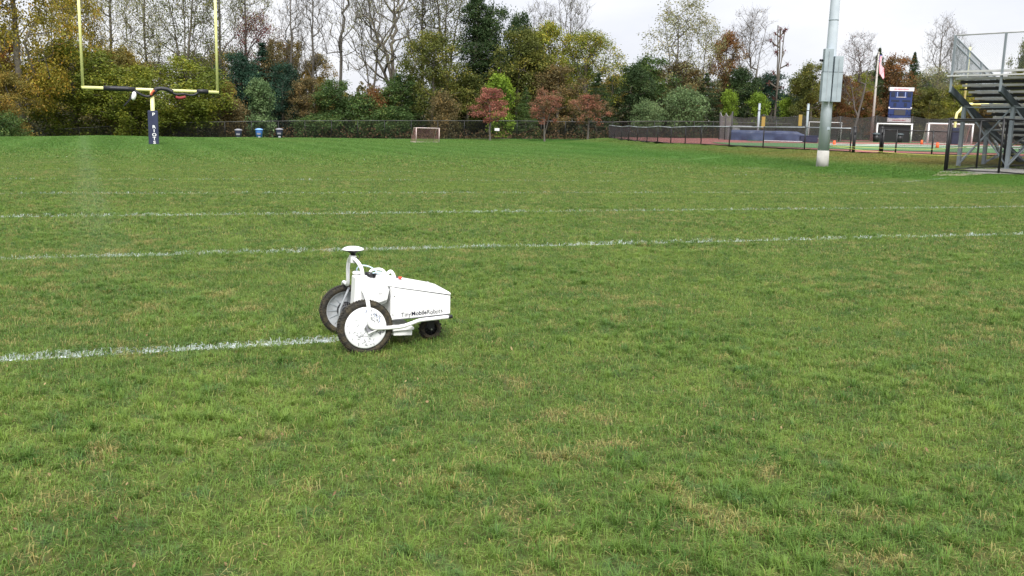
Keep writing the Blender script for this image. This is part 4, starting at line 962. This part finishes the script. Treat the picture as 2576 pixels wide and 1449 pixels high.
# guard rails: left side, following the slope
sl_ = .345
for dz in (0, -.25): MB().tube([(-.06, -.05, gtop+dz), (-.06, 4.6, gtop+dz-sl_*4.65), (-.06, 7.2, gtop+dz-sl_*7.25)], .03, 10).build('side_rail', 'bsteel', bl)
for y in (1.25, 2.45, 3.75, 5.0, 6.2): MB().box((-.06, y, gtop-sl_*y-.65), (.065, .065, 1.3)).build('side_post', 'bsteel', bl)
mb = MB(); k = -1.2
while k < 7.2:
    for sg in (1, -1):
        y0_, y1_ = (k, k+1.2) if sg > 0 else (k+1.2, k)
        a = (-.09, y0_, -1.2-sl_*y0_+gtop); b = (-.09, y1_, -sl_*y1_+gtop)
        ya, yb = max(0, min(y0_, y1_)), min(7.2, max(y0_, y1_))
        if yb-ya < .05: continue
        f = lambda y_: a[2]+(b[2]-a[2])*(y_-y0_)/(y1_-y0_)
        mb.bar((-.09, ya, f(ya)), (-.09, yb, f(yb)), .008, .008)
    k += .075
mb.build('side_mesh', 'bsteel', bl)
# entrance steps under the low end
st = thing('aluminium_stairs', (0, 0, 0), None, None); st.parent = bl
for k in range(8):
    MB().box((-.5+.0*k, 7.9-.26*k*1.0, .2+.19*k), (1.2, .26, .035)).build('tread', 'alu', st)
for x in (-1.1, .1): MB().bar((x, 8.1, .05), (x, 5.9, 1.7), .05, .2).build('stair_stringer', 'bsteel', st)
for x in (-1.1, .1):
    MB().tube([(x, 8.1, 1.0), (x, 5.9, 2.65)], .025, 8).build('handrail', 'alu', st); MB().tube([(x, 8.1, 0), (x, 8.1, 1.0)], .025, 8).build('handrail_post', 'alu', st)

# black fence round the bleachers
c0 = atd(2376, 430, 34.2)[:2]
fence('bleacher_fence', 'shoulder-high black chain-link fence in front of the bleachers', [c0, c0+bdu*1.9, c0+bdu*3.8, c0+bdu*5.7, c0+bdu*7.6], 1.86, 2, .04, .028, (.055, .0026), given=True)
fence('bleacher_fence', 'black chain-link fence running back along the open end of the bleachers', [c0+bdv*.15, c0+bdv*2.5, c0+bdv*4.8, c0+bdv*7.1], 1.80, 2, .04, .028, (.055, .0026), given=True)

# ------------------------------------------------------------------ trees
def tree_mesh(seed, H_, Wd_, cb, n_tips, leaves_per, leaf, sig, shape='round', trunk_r=.28, lean=0, min_r=.022, trunk_top=.75, tint_bias=0, forks=None, tipstep=1.0, flatleaf=False, twigs=0, loose=False):
    """returns (wood MB, leaf mesh) of a tree whose branches grow out to tips spread through the crown"""
    r = np.random.RandomState(seed)
    nodes = []; par = []
    nT = 12; tx = np.cumsum(r.normal(0, .16*H_/nT**1.5, nT)); ty = np.cumsum(r.normal(0, .16*H_/nT**1.5, nT))
    stems = forks or [(0, 0, 0)]
    for (sx, sy, f0) in stems:
        prev = -1
        for i in range(nT):
            f = i/(nT-1)
            if f0 and f < f0: 
                if sx != stems[0][0] or sy != stems[0][1]: continue
            z = H_*trunk_top*f; g_ = max(0, f-f0)
            nodes.append((tx[i]+(sx*g_+lean*f)*H_, ty[i]+sy*g_*H_, z)); par.append(prev if prev >= 0 else (int(f0*(nT-1)) if f0 and i > 0 and len(nodes) > nT else -1)); prev = len(nodes)-1
    # tips
    tips = []
    tries = 0
    lobes = [(r.normal(0, .30), r.normal(0, .30), r.uniform(.2, .9), r.uniform(.28, .5)) for _ in range(7)]
    while len(tips) < n_tips and tries < n_tips*60:
        tries += 1
        u = r.rand(); z = cb+(1-cb)*u
        if shape == 'round': prof = math.sin(math.pi*min(max(u*.92+.05, 0), 1))**.55
        elif shape == 'cone': prof = (1-u)**(.55 if loose else .8)*(.55+.45*min(1, u*8))*(1 if not loose else (.7+.3*math.sin(u*23+1)))
        elif shape == 'vase': prof = .25+.75*math.sin(math.pi*(.15+.72*u))
        elif shape == 'layer': prof = math.sin(math.pi*min(max(u*.8+.18, 0), 1))**.5
        elif shape == 'fan': prof = .15+.85*u**.7*(1.05-u**6)
        else: prof = 1
        R_ = math.sqrt(r.rand()) if shape != 'cone' else r.rand()**.45
        a = r.rand()*6.283
        x = R_*prof*math.cos(a)*.5; y = R_*prof*math.sin(a)*.5
        if shape in ('round', 'vase', 'layer'):
            # uneven outline: keep tips that fall in one of the lobes
            if not any((x*2-lx)**2+(y*2-ly)**2+((u-lz)*1.3)**2 < lr**2 for lx, ly, lz, lr in lobes) and r.rand() > .28: continue
        if shape == 'cone' and not loose: z = round(z*14)/14+r.normal(0, .012)-R_*prof*.06
        if shape == 'layer': z = cb+(1-cb)*(round(u*5)/5+r.normal(0, .03))
        tips.append((x*Wd_+lean*z*H_, y*Wd_, z*H_))
    tips = np.array(tips); tips = tips[np.argsort(np.hypot(tips[:, 0]-lean*tips[:, 2], tips[:, 1])+.25*np.abs(tips[:, 2]-H_*.5))]
    arr = np.array(nodes, float); tipn = []
    arr = list(map(np.array, arr)); NP = np.array(arr)
    for tp_ in tips:
        d = NP-tp_; dist = np.sqrt((d**2).sum(1)); up = d[:, 2]    # node above tip is bad (except conifers)
        hor = np.hypot(d[:, 0], d[:, 1])
        pen = dist+np.where(up > -hor*(.55 if shape in ('vase', 'fan') else .15), (up+hor*(.55 if shape in ('vase', 'fan') else .15))*1.6, 0) if shape != 'cone' else dist+np.abs(up-.05*H_*0)*2
        if shape != 'cone': pen = np.where(NP[:, 2] < cb*H_*.6, pen+50, pen)
        j = int(np.argmin(pen)); L = dist[j]; ns = max(1, int(L/(.9*tipstep)))
        p0 = NP[j]; q = j; new = []
        bend = r.normal(0, .035*L, 3); bend[2] += (-.04*L if shape != 'cone' else .03*L)
        for k in range(1, ns+1):
            f = k/ns; pt = p0+(tp_-p0)*f+bend*math.sin(math.pi*f)+r.normal(0, .075, 3)*(f < 1)*tipstep
            new.append(pt); par.append(q); q = len(NP)+len(new)-1
        NP = np.vstack([NP, new]); tipn.append(q)
    cnt = np.zeros(len(NP)); 
    for q in tipn:
        while q >= 0: cnt[q] += 1; q = par[q]
    cnt = np.maximum(cnt, .6); rad = np.maximum(min_r, trunk_r*(cnt/cnt.max())**.5)
    rad[:1] = rad[:1]*1.25
    mb = MB(); ch = {}
    for i, p_ in enumerate(par):
        if p_ >= 0: ch.setdefault(p_, []).append(i)
    done = set()
    def chain(i, start):
        pts = [NP[start], NP[i]] if start is not None else [NP[i]]; rr_ = [min(rad[start], rad[i]*1.5), rad[i]] if start is not None else [rad[i]]
        cur = i
        while cur in ch:
            kids = sorted(ch[cur], key=lambda k: -cnt[k])
            for kk in kids[1:]: stack.append((kk, cur))
            cur = kids[0]; pts.append(NP[cur]); rr_.append(rad[cur])
        if len(pts) > 1:
            mb.tube(pts, rr_, 7 if rr_[0] > .1 else (4 if rr_[0] > .04 else 3), cap=False)
    stack = [(i, None) for i, p_ in enumerate(par) if p_ < 0]
    while stack: chain(*stack.pop())
    T_ = NP[tipn]
    # fine twigs (bare crowns read by them)
    for q in T_:
        for k in range(twigs):
            dd = r.normal(0, 1, 3); dd[2] = abs(dd[2])*.8+.25; dd /= np.linalg.norm(dd); o_ = r.normal(0, .25, 3); L = .5+.9*r.rand()
            mb.tube([q+o_*.3, q+dd*L*.5+o_*.2, q+dd*L+r.normal(0, .12, 3)], [.014, .011, .006], 3, cap=False)
    if leaves_per:
        n = len(T_)*leaves_per
        sgm = sig*(.30+.70*np.clip((H_-np.repeat(T_[:, 2], leaves_per))/(H_*.35), 0, 1))[:, None] if shape == 'cone' else sig
        c = np.repeat(T_, leaves_per, 0)+r.normal(0, 1, (n, 3))*sgm*np.array([1, 1, .55 if shape in ('cone', 'layer') else .75])
        c[:, 2] = np.maximum(c[:, 2], .15)
        if shape == 'cone': cen = 0
        s_ = leaf*(.6+.8*r.rand(n))
        v1 = r.normal(0, 1, (n, 3)); 
        if flatleaf: v1[:, 2] *= .35
        v1 /= np.linalg.norm(v1, axis=1)[:, None]
        v2 = r.normal(0, 1, (n, 3)); v2 -= (v2*v1).sum(1)[:, None]*v1; v2 /= np.linalg.norm(v2, axis=1)[:, None]
        a = v1*s_[:, None]*.5; b = v2*s_[:, None]*.32
        V = np.stack([c-a, c+b*1.0-a*.1, c+a, c-b-a*.1], 1).reshape(-1, 3)
        me = bpy.data.meshes.new('crown'); me.vertices.add(4*n); me.vertices.foreach_set('co', V.ravel().astype(np.float32))
        me.loops.add(4*n); me.loops.foreach_set('vertex_index', np.arange(4*n, dtype=np.int32)); me.polygons.add(n); me.polygons.foreach_set('loop_start', np.arange(0, 4*n, 4, dtype=np.int32))
        me.update(); me.validate()
        cl = np.repeat(np.repeat(r.rand(len(T_)), leaves_per), 4); r1 = np.repeat(r.rand(n), 4)
        colr = np.stack([r1*.5+cl*.5, np.repeat(r.rand(n), 4), cl, np.ones(4*n)], 1)
        ca = me.color_attributes.new('tint', 'FLOAT_COLOR', 'POINT'); ca.data.foreach_set('color', colr.astype(np.float32).ravel())
    else: me = None
    return mb, me

protos = {}
def proto(key, wood, **kw):
    mb, me = tree_mesh(**kw)
    o = mb.build('trunk', wood); wm_ = o.data; bpy.data.objects.remove(o)
    protos[key] = (wm_, me, kw['H_'], kw['Wd_'])
proto('oak', 'bark', seed=1, H_=20, Wd_=15, cb=.22, n_tips=240, leaves_per=90, leaf=0.252, sig=.62, trunk_r=.5)
proto('maple', 'bark', seed=2, H_=11, Wd_=12, cb=.12, n_tips=130, leaves_per=180, leaf=0.252, sig=.52, trunk_r=.28, flatleaf=True)
proto('maple2', 'bark', seed=12, H_=11, Wd_=10, cb=.12, n_tips=120, leaves_per=165, leaf=0.252, sig=.50, trunk_r=.26, flatleaf=True)
proto('round', 'bark', seed=3, H_=14, Wd_=9, cb=.15, n_tips=120, leaves_per=157, leaf=0.252, sig=.50, trunk_r=.25)
proto('round2', 'greybark', seed=13, H_=14, Wd_=10, cb=.10, n_tips=125, leaves_per=127, leaf=0.252, sig=.50, trunk_r=.28)
proto('sparse', 'greybark', seed=4, H_=21, Wd_=10, cb=.28, n_tips=360, leaves_per=18, leaf=.17, sig=.5, shape='vase', trunk_r=.26, trunk_top=.85, min_r=.020, twigs=2)
proto('sparse2', 'bark', seed=14, H_=19, Wd_=9, cb=.28, n_tips=340, leaves_per=26, leaf=.17, sig=.5, shape='vase', trunk_r=.25, trunk_top=.85, min_r=.020, twigs=2, forks=[(0, 0, 0), (.14, .05, .3), (-.10, -.05, .4)])
proto('airy', 'greybark', seed=5, H_=15, Wd_=8, cb=.30, n_tips=170, leaves_per=36, leaf=.17, sig=.42, shape='vase', trunk_r=.16, trunk_top=.8, min_r=.018, twigs=1, forks=[(0, 0, 0), (.18, .05, .25), (-.12, .05, .3)])
proto('spread', 'bark', seed=6, H_=21, Wd_=17, cb=.30, n_tips=560, leaves_per=9, leaf=.16, sig=.45, shape='vase', trunk_r=.42, trunk_top=.55, min_r=.020, twigs=2, forks=[(0, 0, 0), (.30, .05, .45), (-.38, .1, .35), (.1, -.2, .5)])
proto('bare', 'greybark', seed=7, H_=19, Wd_=7, cb=.38, n_tips=260, leaves_per=2, leaf=.16, sig=.5, shape='vase', trunk_r=.20, trunk_top=.92, min_r=.018, twigs=4)
proto('bare2', 'greybark', seed=17, H_=17, Wd_=8, cb=.35, n_tips=260, leaves_per=3, leaf=.16, sig=.4, shape='vase', trunk_r=.20, trunk_top=.85, min_r=.018, twigs=4, forks=[(0.1, 0, 0), (-.22, .05, .3)])
proto('fork', 'greybark', seed=8, H_=22, Wd_=10, cb=.45, n_tips=170, leaves_per=1, leaf=.16, sig=.4, shape='vase', trunk_r=.22, trunk_top=.95, min_r=.018, twigs=3, forks=[(.22, 0, 0), (-.30, .05, .25)])
proto('pine', 'bark', seed=9, H_=15, Wd_=9, cb=.04, n_tips=300, leaves_per=66, leaf=0.185, sig=.42, shape='cone', trunk_r=.25, trunk_top=.97)
proto('spruce', 'bark', seed=10, H_=20, Wd_=8, cb=.08, n_tips=360, leaves_per=69, leaf=0.202, sig=.50, shape='cone', loose=True, trunk_r=.25, trunk_top=.97)
proto('dogwood', 'greybark', seed=11, H_=5, Wd_=5.2, cb=.42, n_tips=85, leaves_per=75, leaf=.15, sig=.24, shape='layer', trunk_r=.12, trunk_top=.7, min_r=.015, tipstep=.4, flatleaf=True)
proto('dogwood2', 'greybark', seed=21, H_=5, Wd_=6, cb=.40, n_tips=80, leaves_per=75, leaf=.15, sig=.26, shape='layer', trunk_r=.13, trunk_top=.65, min_r=.015, tipstep=.4, flatleaf=True, forks=[(0.05, 0, 0), (-.2, .05, .2)])
proto('shrub', 'bark', seed=15, H_=4, Wd_=4.6, cb=.02, n_tips=150, leaves_per=66, leaf=0.168, sig=.30, trunk_r=.09, tipstep=.5, trunk_top=.6, min_r=.015)
proto('column', 'bark', seed=16, H_=4, Wd_=2.2, cb=.02, n_tips=110, leaves_per=66, leaf=0.134, sig=.2, shape='round', trunk_r=.07, tipstep=.5, trunk_top=.8, min_r=.015)
# dead limbed tree with leafy clumps of creeper
r_ = np.random.RandomState(5)
proto('snag', 'bark', seed=22, H_=14, Wd_=6, cb=.35, n_tips=16, leaves_per=34, leaf=.22, sig=.20, shape='fan', trunk_r=.20, trunk_top=.98, min_r=.09, twigs=5, forks=[(0.04, 0, 0), (.30, .05, .25), (-.18, 0, .5)])

LM = dict(
    oakgold=leaf_mat('gold_oak_leaves', (.22, .170, .020), (.15, .140, .022), (.26, .14, .02)),
    orange=leaf_mat('orange_leaves', (.22, .095, .028), (.12, .085, .022), (.16, .12, .03)),
    yelgreen=leaf_mat('yellow_green_leaves', (.165, .175, .022), (.095, .125, .018), (.26, .20, .03)),
    olive=leaf_mat('olive_leaves', (.095, .105, .022), (.065, .080, .018), (.15, .13, .025)),
    maplegreen=leaf_mat('maple_green_leaves', (.130, .150, .018), (.085, .112, .018), (.18, .165, .018)),
    green=leaf_mat('green_leaves', (.058, .098, .025), (.040, .075, .022), (.10, .12, .03)),
    bluegreen=leaf_mat('blue_green_needles', (.026, .060, .036), (.018, .042, .026)),
    darkgreen=leaf_mat('dark_green_needles', (.034, .060, .020), (.022, .042, .015), (.06, .08, .025)),
    palegreen=leaf_mat('pale_green_leaves', (.11, .16, .065), (.07, .115, .045)),
    lime=leaf_mat('lime_leaves', (.15, .22, .022), (.10, .16, .018)),
    crimson=leaf_mat('crimson_leaves', (.13, .028, .030), (.075, .028, .026), (.12, .06, .03)),
    coral=leaf_mat('coral_leaves', (.27, .105, .075), (.18, .070, .050)),
    dullred=leaf_mat('dull_red_leaves', (.20, .082, .055), (.085, .080, .028), (.26, .10, .07)),
    rust=leaf_mat('rust_leaves', (.17, .078, .028), (.095, .060, .024), (.11, .09, .03)),
    brown=leaf_mat('brown_leaves', (.125, .092, .038), (.085, .075, .032), (.17, .11, .035)),
    palebuff=leaf_mat('buff_green_leaves', (.19, .19, .075), (.13, .14, .055), (.24, .19, .08)),
    ochre=leaf_mat('ochre_leaves', (.20, .15, .03), (.12, .11, .03), (.26, .15, .03)),
)
WOODG = 'trees at the edge of the wood behind the field'
def tree(key, px, ytop, wpx, d, lm_, label, name='tree', cat='tree', group=None, ybase=343, rz=None):
    wm_, me, H0, W0 = protos[key]
    if px < 1990 and 'dogwood' not in key: d = max(d, 0.6*(d-103)+float(np.interp(px, [-160, 0, 200, 430, 900, 1300, 1540, 1840, 1990], [92, 100, 104, 106, 108, 109, 111, 120, 128]))+2+.22*wpx*d/FPX)
    P = base(px, ybase, d); zt = atd(px, ytop, d)[2]; H_ = zt-P[2]; sx = (wpx*d/FPX)/W0; sz = H_/H0
    t = thing(name, P, label, cat, group=group)
    rz = rz if rz is not None else (hash_(px, ytop) % 628)/100
    t.rotation_euler = (0, 0, rz); 
    o = bpy.data.objects.new('trunk', wm_); COL.objects.link(o); o.parent = t; o.scale = (sx, sx, sz)
    if me:
        c = bpy.data.objects.new('crown', me); COL.objects.link(c); c.parent = t; c.scale = (sx, sx, sz)
        if not me.materials: me.materials.append(LM['green'])
        c.material_slots[0].link = 'OBJECT'; c.material_slots[0].material = LM[lm_]
    return t
def hash_(a, b): return int(abs(math.sin(a*12.9898+b*78.233)*43758.5453))
T = [
 # key, px, ytop, width px, depth, leaves, label, name
 ('oak', 55, -120, 330, 92, 'oakgold', 'huge golden-brown oak rising out of frame at the far left', 'oak_tree'),
 ('round', -30, 60, 170, 100, 'orange', 'orange-leaved tree at the extreme left edge', 'tree'),
 ('round2', 30, 190, 150, 88, 'ochre', 'low yellow-ochre tree below the big oak on the left', 'tree'),
 ('shrub', 8, 285, 120, 84, 'green', 'green bush at the bottom left behind the fence', 'bush'),
 ('maple', 195, 118, 290, 98, 'maplegreen', 'broad olive-green maple left of the yellow goal post', 'maple_tree'),
 ('maple2', 455, 150, 250, 100, 'maplegreen', 'spreading green maple filling the yellow goal opening', 'maple_tree'),
 ('maple', 330, 175, 230, 95, 'maplegreen', 'yellow-tinged maple right behind the goal crossbar', 'maple_tree'),
 ('round', 300, 128, 180, 108, 'ochre', 'ochre-topped tree just above the left end of the crossbar', 'tree'),
 ('oak', 190, -60, 200, 118, 'oakgold', 'tall golden tree behind the left goal upright', 'tree'),
 ('sparse', 290, -90, 170, 125, 'palebuff', 'tall thin-leaved tree right of the left goal upright', 'tree'),
 ('sparse2', 375, -70, 170, 122, 'palebuff', 'tall sparse tree in the middle of the goal opening', 'tree'),
 ('sparse2', 470, -110, 190, 118, 'olive', 'tall olive-leaved tree left of the right goal upright', 'tree'),
 ('sparse', 560, -100, 160, 124, 'olive', 'tall olive-leaved tree behind the right goal upright', 'tree'),
 ('sparse', 625, -80, 150, 126, 'palebuff', 'tall thin tree rising behind the crimson tree', 'tree'),
 ('airy', 655, 40, 150, 125, 'crimson', 'crimson-leaved tree above the dark pine', 'tree'),
 ('round', 700, 108, 90, 121, 'brown', 'rust-coloured tree at the right shoulder of the crimson one', 'tree'),
 ('round', 597, 140, 130, 116, 'bluegreen', 'dark blue-green pine just right of the goal', 'pine_tree'),
 ('pine', 665, 118, 190, 118, 'bluegreen', 'wide dark pine below the crimson tree', 'pine_tree'),
 ('round', 712, 165, 110, 114, 'bluegreen', 'dark pine on the right flank of the pine group', 'pine_tree'),
 ('column', 655, 205, 75, 104, 'palegreen', 'slim light-green young tree in front of the dark pines', 'young_tree'),
 ('shrub', 580, 250, 110, 105, 'brown', 'brown thinning bush above the leftmost bin', 'bush'),
 ('round2', 578, 212, 55, 109, 'ochre', 'small ochre tree just right of the crossbar end', 'tree'),
 ('bare', 735, -60, 110, 122, 'brown', 'bare tall tree leaning left of the open sky', 'bare_tree'),
 ('bare', 790, -90, 110, 122, 'brown', 'bare tall straight tree beside the ochre trees', 'bare_tree'),
 ('round', 745, 110, 90, 126, 'ochre', 'ochre tree between the dark pines and the bare trunks', 'tree'),
 ('round2', 800, 145, 110, 126, 'ochre', 'ochre-brown tree below the open sky', 'tree'),
 ('fork', 860, -120, 190, 118, 'brown', 'leafless tree forking widely against the white sky', 'bare_tree'),
 ('bare2', 930, -90, 130, 118, 'olive', 'leafless two-stemmed tree right of the forked one', 'bare_tree'),
 ('round2', 775, 200, 110, 112, 'brown', 'brownish tree over the right bin', 'tree'),
 ('round', 850, 205, 130, 110, 'green', 'rounded deep-green tree left of centre', 'tree'),
 ('shrub', 905, 240, 130, 109, 'green', 'green bush beside the rounded deep-green tree', 'bush'),
 ('shrub', 800, 290, 130, 106, 'green', 'low green bush spilling over the fence left of the small goal', 'bush'),
 ('spread', 985, -120, 330, 115, 'palebuff', 'great bare-limbed tree spreading across the sky', 'oak_tree'),
 ('sparse2', 1120, -90, 200, 124, 'olive', 'tall sparse tree between the bare giant and the tall conifer', 'tree'),
 ('bare', 1060, -120, 130, 126, 'olive', 'thin bare tree just right of the bare giant', 'bare_tree'),
 ('shrub', 950, 225, 110, 112, 'rust', 'orange-topped bush left of the leaning olive tree', 'bush'),
 ('round2', 1085, 92, 180, 110, 'olive', 'leaning olive-green tree above the small goal', 'tree'),
 ('round', 1020, 190, 130, 111, 'green', 'dark green tree over the small goal', 'tree'),
 ('shrub', 980, 270, 130, 107, 'green', 'green bush left of the small goal', 'bush'),
 ('shrub', 1115, 235, 90, 106, 'brown', 'brown-tinged slender bush right of the small goal', 'bush'),
 ('spruce', 1192, -12, 190, 118, 'darkgreen', 'tallest dark conifer near the centre', 'conifer'),
 ('round', 1245, 28, 130, 121, 'darkgreen', 'dark evergreen crown close against the right of the tallest conifer', 'tree'),
 ('round2', 1300, 48, 110, 126, 'darkgreen', 'dark crown rising just behind the olive crowns', 'tree'),
 ('round', 1175, 190, 150, 112, 'olive', 'olive tree at the foot of the tallest conifer', 'tree'),
 ('round', 1300, 85, 170, 116, 'olive', 'broad olive-brown tree above the coral tree', 'tree'),
 ('bare2', 1345, 20, 130, 130, 'olive', 'bare twiggy tree poking out above the olive tree', 'bare_tree'),
 ('bare2', 1425, -40, 120, 132, 'olive', 'bare branching tree standing above the yellow-green crown', 'bare_tree'),
 ('round2', 1375, 70, 150, 119, 'yelgreen', 'yellow-green tree left of the widest yellow-green crown', 'tree'),
 ('oak', 1468, 88, 230, 119, 'yelgreen', 'widest yellow-green tree bordering the open sky', 'oak_tree'),
 ('round', 1400, 170, 160, 111, 'brown', 'brown-green tree in the shade of the yellow-green crown', 'tree'),
 ('pine', 1500, 190, 130, 112, 'darkgreen', 'dark evergreen right of the brown-green tree', 'pine_tree'),
 ('column', 1255, 195, 75, 107, 'lime', 'bright lime-green young tree behind the coral tree', 'young_tree'),
 ('pine', 1320, 225, 90, 108, 'green', 'soft green evergreen right of the coral tree', 'pine_tree'),
 ('dogwood', 1232, 230, 112, 103, 'coral', 'coral-red small tree, the reddest along the fence', 'dogwood_tree'),
 ('dogwood2', 1370, 232, 100, 103, 'dullred', 'dull reddish small tree, middle of three along the fence', 'dogwood_tree'),
 ('dogwood2', 1478, 246, 125, 103, 'dullred', 'wide pinkish-brown small tree, right of three along the fence', 'dogwood_tree'),
 ('round', 1580, 170, 140, 115, 'darkgreen', 'dark evergreen right of the yellow-green crown', 'pine_tree'),
 ('round', 1635, 150, 170, 122, 'green', 'dark green tree with orange tints below the pale tree', 'tree'),
 ('round2', 1700, 165, 160, 124, 'brown', 'orange-brown tree below the pale airy tree', 'tree'),
 ('airy', 1690, 8, 190, 122, 'palebuff', 'airy pale-leaved tree standing high against the sky', 'tree'),
 ('airy', 1760, 50, 120, 124, 'palebuff', 'smaller airy tree right of the tall pale one', 'tree'),
 ('round2', 1818, 92, 110, 130, 'rust', 'thin orange-brown tree between the airy trees and the bare one', 'tree'),
 ('bare2', 1872, 35, 140, 128, 'brown', 'bare fine-twigged tree left of the dead tree', 'bare_tree'),
 ('snag', 1945, 68, 90, 122, 'crimson', 'gaunt dead tree with knobbly creeper-clad limbs', 'dead_tree'),
 ('shrub', 1625, 255, 90, 106, 'palegreen', 'pale green bush left of the larger pale one', 'bush'),
 ('shrub', 1715, 225, 125, 107, 'palegreen', 'large pale green bush behind the track fence', 'bush'),
 ('pine', 1770, 190, 130, 117, 'darkgreen', 'dark evergreen above the pale green bush', 'pine_tree'),
 ('round', 1850, 178, 140, 124, 'darkgreen', 'dark evergreen below the orange-brown tree', 'pine_tree'),
 ('round', 1935, 190, 150, 126, 'bluegreen', 'broad dark evergreen below the dead tree', 'pine_tree'),
 ('column', 1829, 232, 46, 112, 'lime', 'upright yellow-green shrub, leftmost of three above the net', 'shrub'),
 ('column', 1902, 238, 58, 112, 'lime', 'upright yellow-green shrub, middle of three above the net', 'shrub'),
 ('column', 1973, 250, 46, 112, 'lime', 'upright yellow-green shrub, right of three above the net', 'shrub'),
 ('round', 2035, 165, 120, 132, 'olive', 'olive tree immediately left of the light pole', 'tree'),
 ('bare2', 2145, 92, 130, 130, 'crimson', 'bare tree with a red-leaved tip right of the light pole', 'bare_tree'),
 ('round2', 2100, 195, 130, 134, 'rust', 'russet tree half hidden by the light pole', 'tree'),
 ('round', 2150, 190, 90, 140, 'yelgreen', 'yellow-green tree between light pole and flagpole', 'tree'),
 ('spruce', 2194, 125, 60, 142, 'darkgreen', 'dark conifer directly behind the flag', 'conifer'),
 ('round', 2245, 148, 130, 143, 'rust', 'rounded rust-coloured tree behind the scoreboard', 'oak_tree'),
 ('spruce', 2282, 135, 60, 150, 'darkgreen', 'dark conifer tip right of the rust-coloured tree', 'conifer'),
 ('round2', 2165, 235, 100, 138, 'rust', 'low orange tree at the foot of the flagpole', 'tree'),
 ('bare', 2345, 45, 90, 148, 'brown', 'faint tall bare tree left of the bleachers', 'bare_tree'),
 ('bare2', 2385, 85, 80, 148, 'brown', 'faint bare tree nearest the bleacher rail', 'bare_tree'),
 ('airy', 2340, 170, 110, 140, 'palebuff', 'pale thin tree right of the scoreboard', 'tree'),
 ('round', 2330, 225, 110, 139, 'olive', 'olive tree immediately right of the scoreboard', 'tree'),
 ('round2', 2395, 220, 110, 139, 'yelgreen', 'yellow-green tree above the large white goal', 'tree'),
 ('round', 2440, 190, 110, 143, 'brown', 'brown tree seen through the bleachers guard', 'tree'),
 ('round', 2560, 110, 90, 120, 'olive', 'olive tree behind the bleachers at the right edge', 'tree'),
 ('airy', 2590, 30, 70, 100, 'green', 'leafy branch tree cut by the right edge above the bleachers', 'tree'),
 ('round2', 2510, 200, 120, 143, 'olive', 'low olive tree behind the bleacher columns', 'tree'),
]
for (key, px, yt, wp, d, lm_, lab, nm) in T:
    tree(key, px, yt, wp, d, lm_, lab, nm, {'bush': 'bush', 'shrub': 'shrub'}.get(nm, 'tree'), WOODG)
# second row of trees, hidden for the most part behind the named ones
rt = random.Random(11)
for i in range(30):
    px = -60+i*90+rt.uniform(-20, 20)
    top = np.interp(px, [-60, 0, 300, 560, 700, 900, 1000, 1100, 1300, 1550, 1650, 2000, 2100, 2300, 2400, 2576, 2700], [60, 80, 150, 140, 205, 250, 245, 190, 140, 170, 190, 205, 200, 190, 200, 200, 200])+rt.uniform(-12, 22)
    tree(rt.choice(['round', 'round2', 'maple2', 'round']), px, top, rt.uniform(130, 170), rt.uniform(150, 165), rt.choice(['brown', 'olive', 'green', 'ochre', 'darkgreen']), 'tree crown in the second row, filling the gaps between the front trees of the wood', 'tree', 'tree', 'second row of trees in the wood')

# undergrowth along the fence and the dark mass of the wood beyond (nobody could count it)
def mass(name, m, n, fx, leaf, seed):
    r = np.random.RandomState(seed); V = []; C = []
    c = fx(r, n); keep = len(c); s_ = leaf*(.6+.8*r.rand(keep))
    v1 = r.normal(0, 1, (keep, 3)); v1 /= np.linalg.norm(v1, axis=1)[:, None]; v2 = r.normal(0, 1, (keep, 3)); v2 -= (v2*v1).sum(1)[:, None]*v1; v2 /= np.linalg.norm(v2, axis=1)[:, None]
    a = v1*s_[:, None]*.5; b = v2*s_[:, None]*.35
    V = np.stack([c-a, c+b, c+a, c-b], 1).reshape(-1, 3)
    me = bpy.data.meshes.new(name); me.vertices.add(4*keep); me.vertices.foreach_set('co', V.ravel().astype(np.float32)); me.loops.add(4*keep); me.loops.foreach_set('vertex_index', np.arange(4*keep, dtype=np.int32)); me.polygons.add(keep); me.polygons.foreach_set('loop_start', np.arange(0, 4*keep, 4, dtype=np.int32)); me.update(); me.validate()
    colr = np.stack([np.repeat(r.rand(keep), 4), np.repeat(r.rand(keep), 4), np.repeat(r.rand(keep), 4), np.ones(4*keep)], 1)
    ca = me.color_attributes.new('tint', 'FLOAT_COLOR', 'POINT'); ca.data.foreach_set('color', colr.astype(np.float32).ravel()); me.materials.append(m)
    o = bpy.data.objects.new(name, me); COL.objects.link(o); tag(o, kind='stuff'); return o
def fx_under(hmax, d0, d1, x0=-100, x1=1850):
    def f(r, n):
        px = r.uniform(x0, x1, n); d = r.uniform(d0, d1, n)+np.interp(px, [0, 430, 1540, 2576], [-6, 0, 4, 34]); D = cF[None]+np.outer((px-1288)/FPX, cR)-np.outer(np.full(n, (343-724.5)/FPX), cU)
        P = CO+D*d[:, None]; g_ = gzv(P[:, :2]); hh = hmax*(.35+.65*np.abs(np.sin(px*.021+np.sin(px*.05)*1.3)))
        return np.c_[P[:, :2], g_+hh*r.rand(n)**1.4]
    return f
mass('undergrowth', leaf_mat('russet_undergrowth', (.085, .048, .022), (.032, .036, .015), (.12, .07, .03)), 9000, fx_under(1.5, 107.5, 113), .20, 1)
mass('undergrowth', leaf_mat('shade_dark_undergrowth', (.020, .028, .012), (.032, .030, .014)), 44000, fx_under(4.2, 114, 122, -100, 2700), .32, 2)  # leaf colour darkened to paint the shade beneath the trees
mass('distant_wood', leaf_mat('distant_wood_leaves', (.045, .050, .022), (.075, .060, .028), (.10, .08, .03)), 60000, fx_under(9.0, 150, 175, -200, 2800), .60, 3)
print('tris', sum(len(m_.polygons) for m_ in bpy.data.meshes))
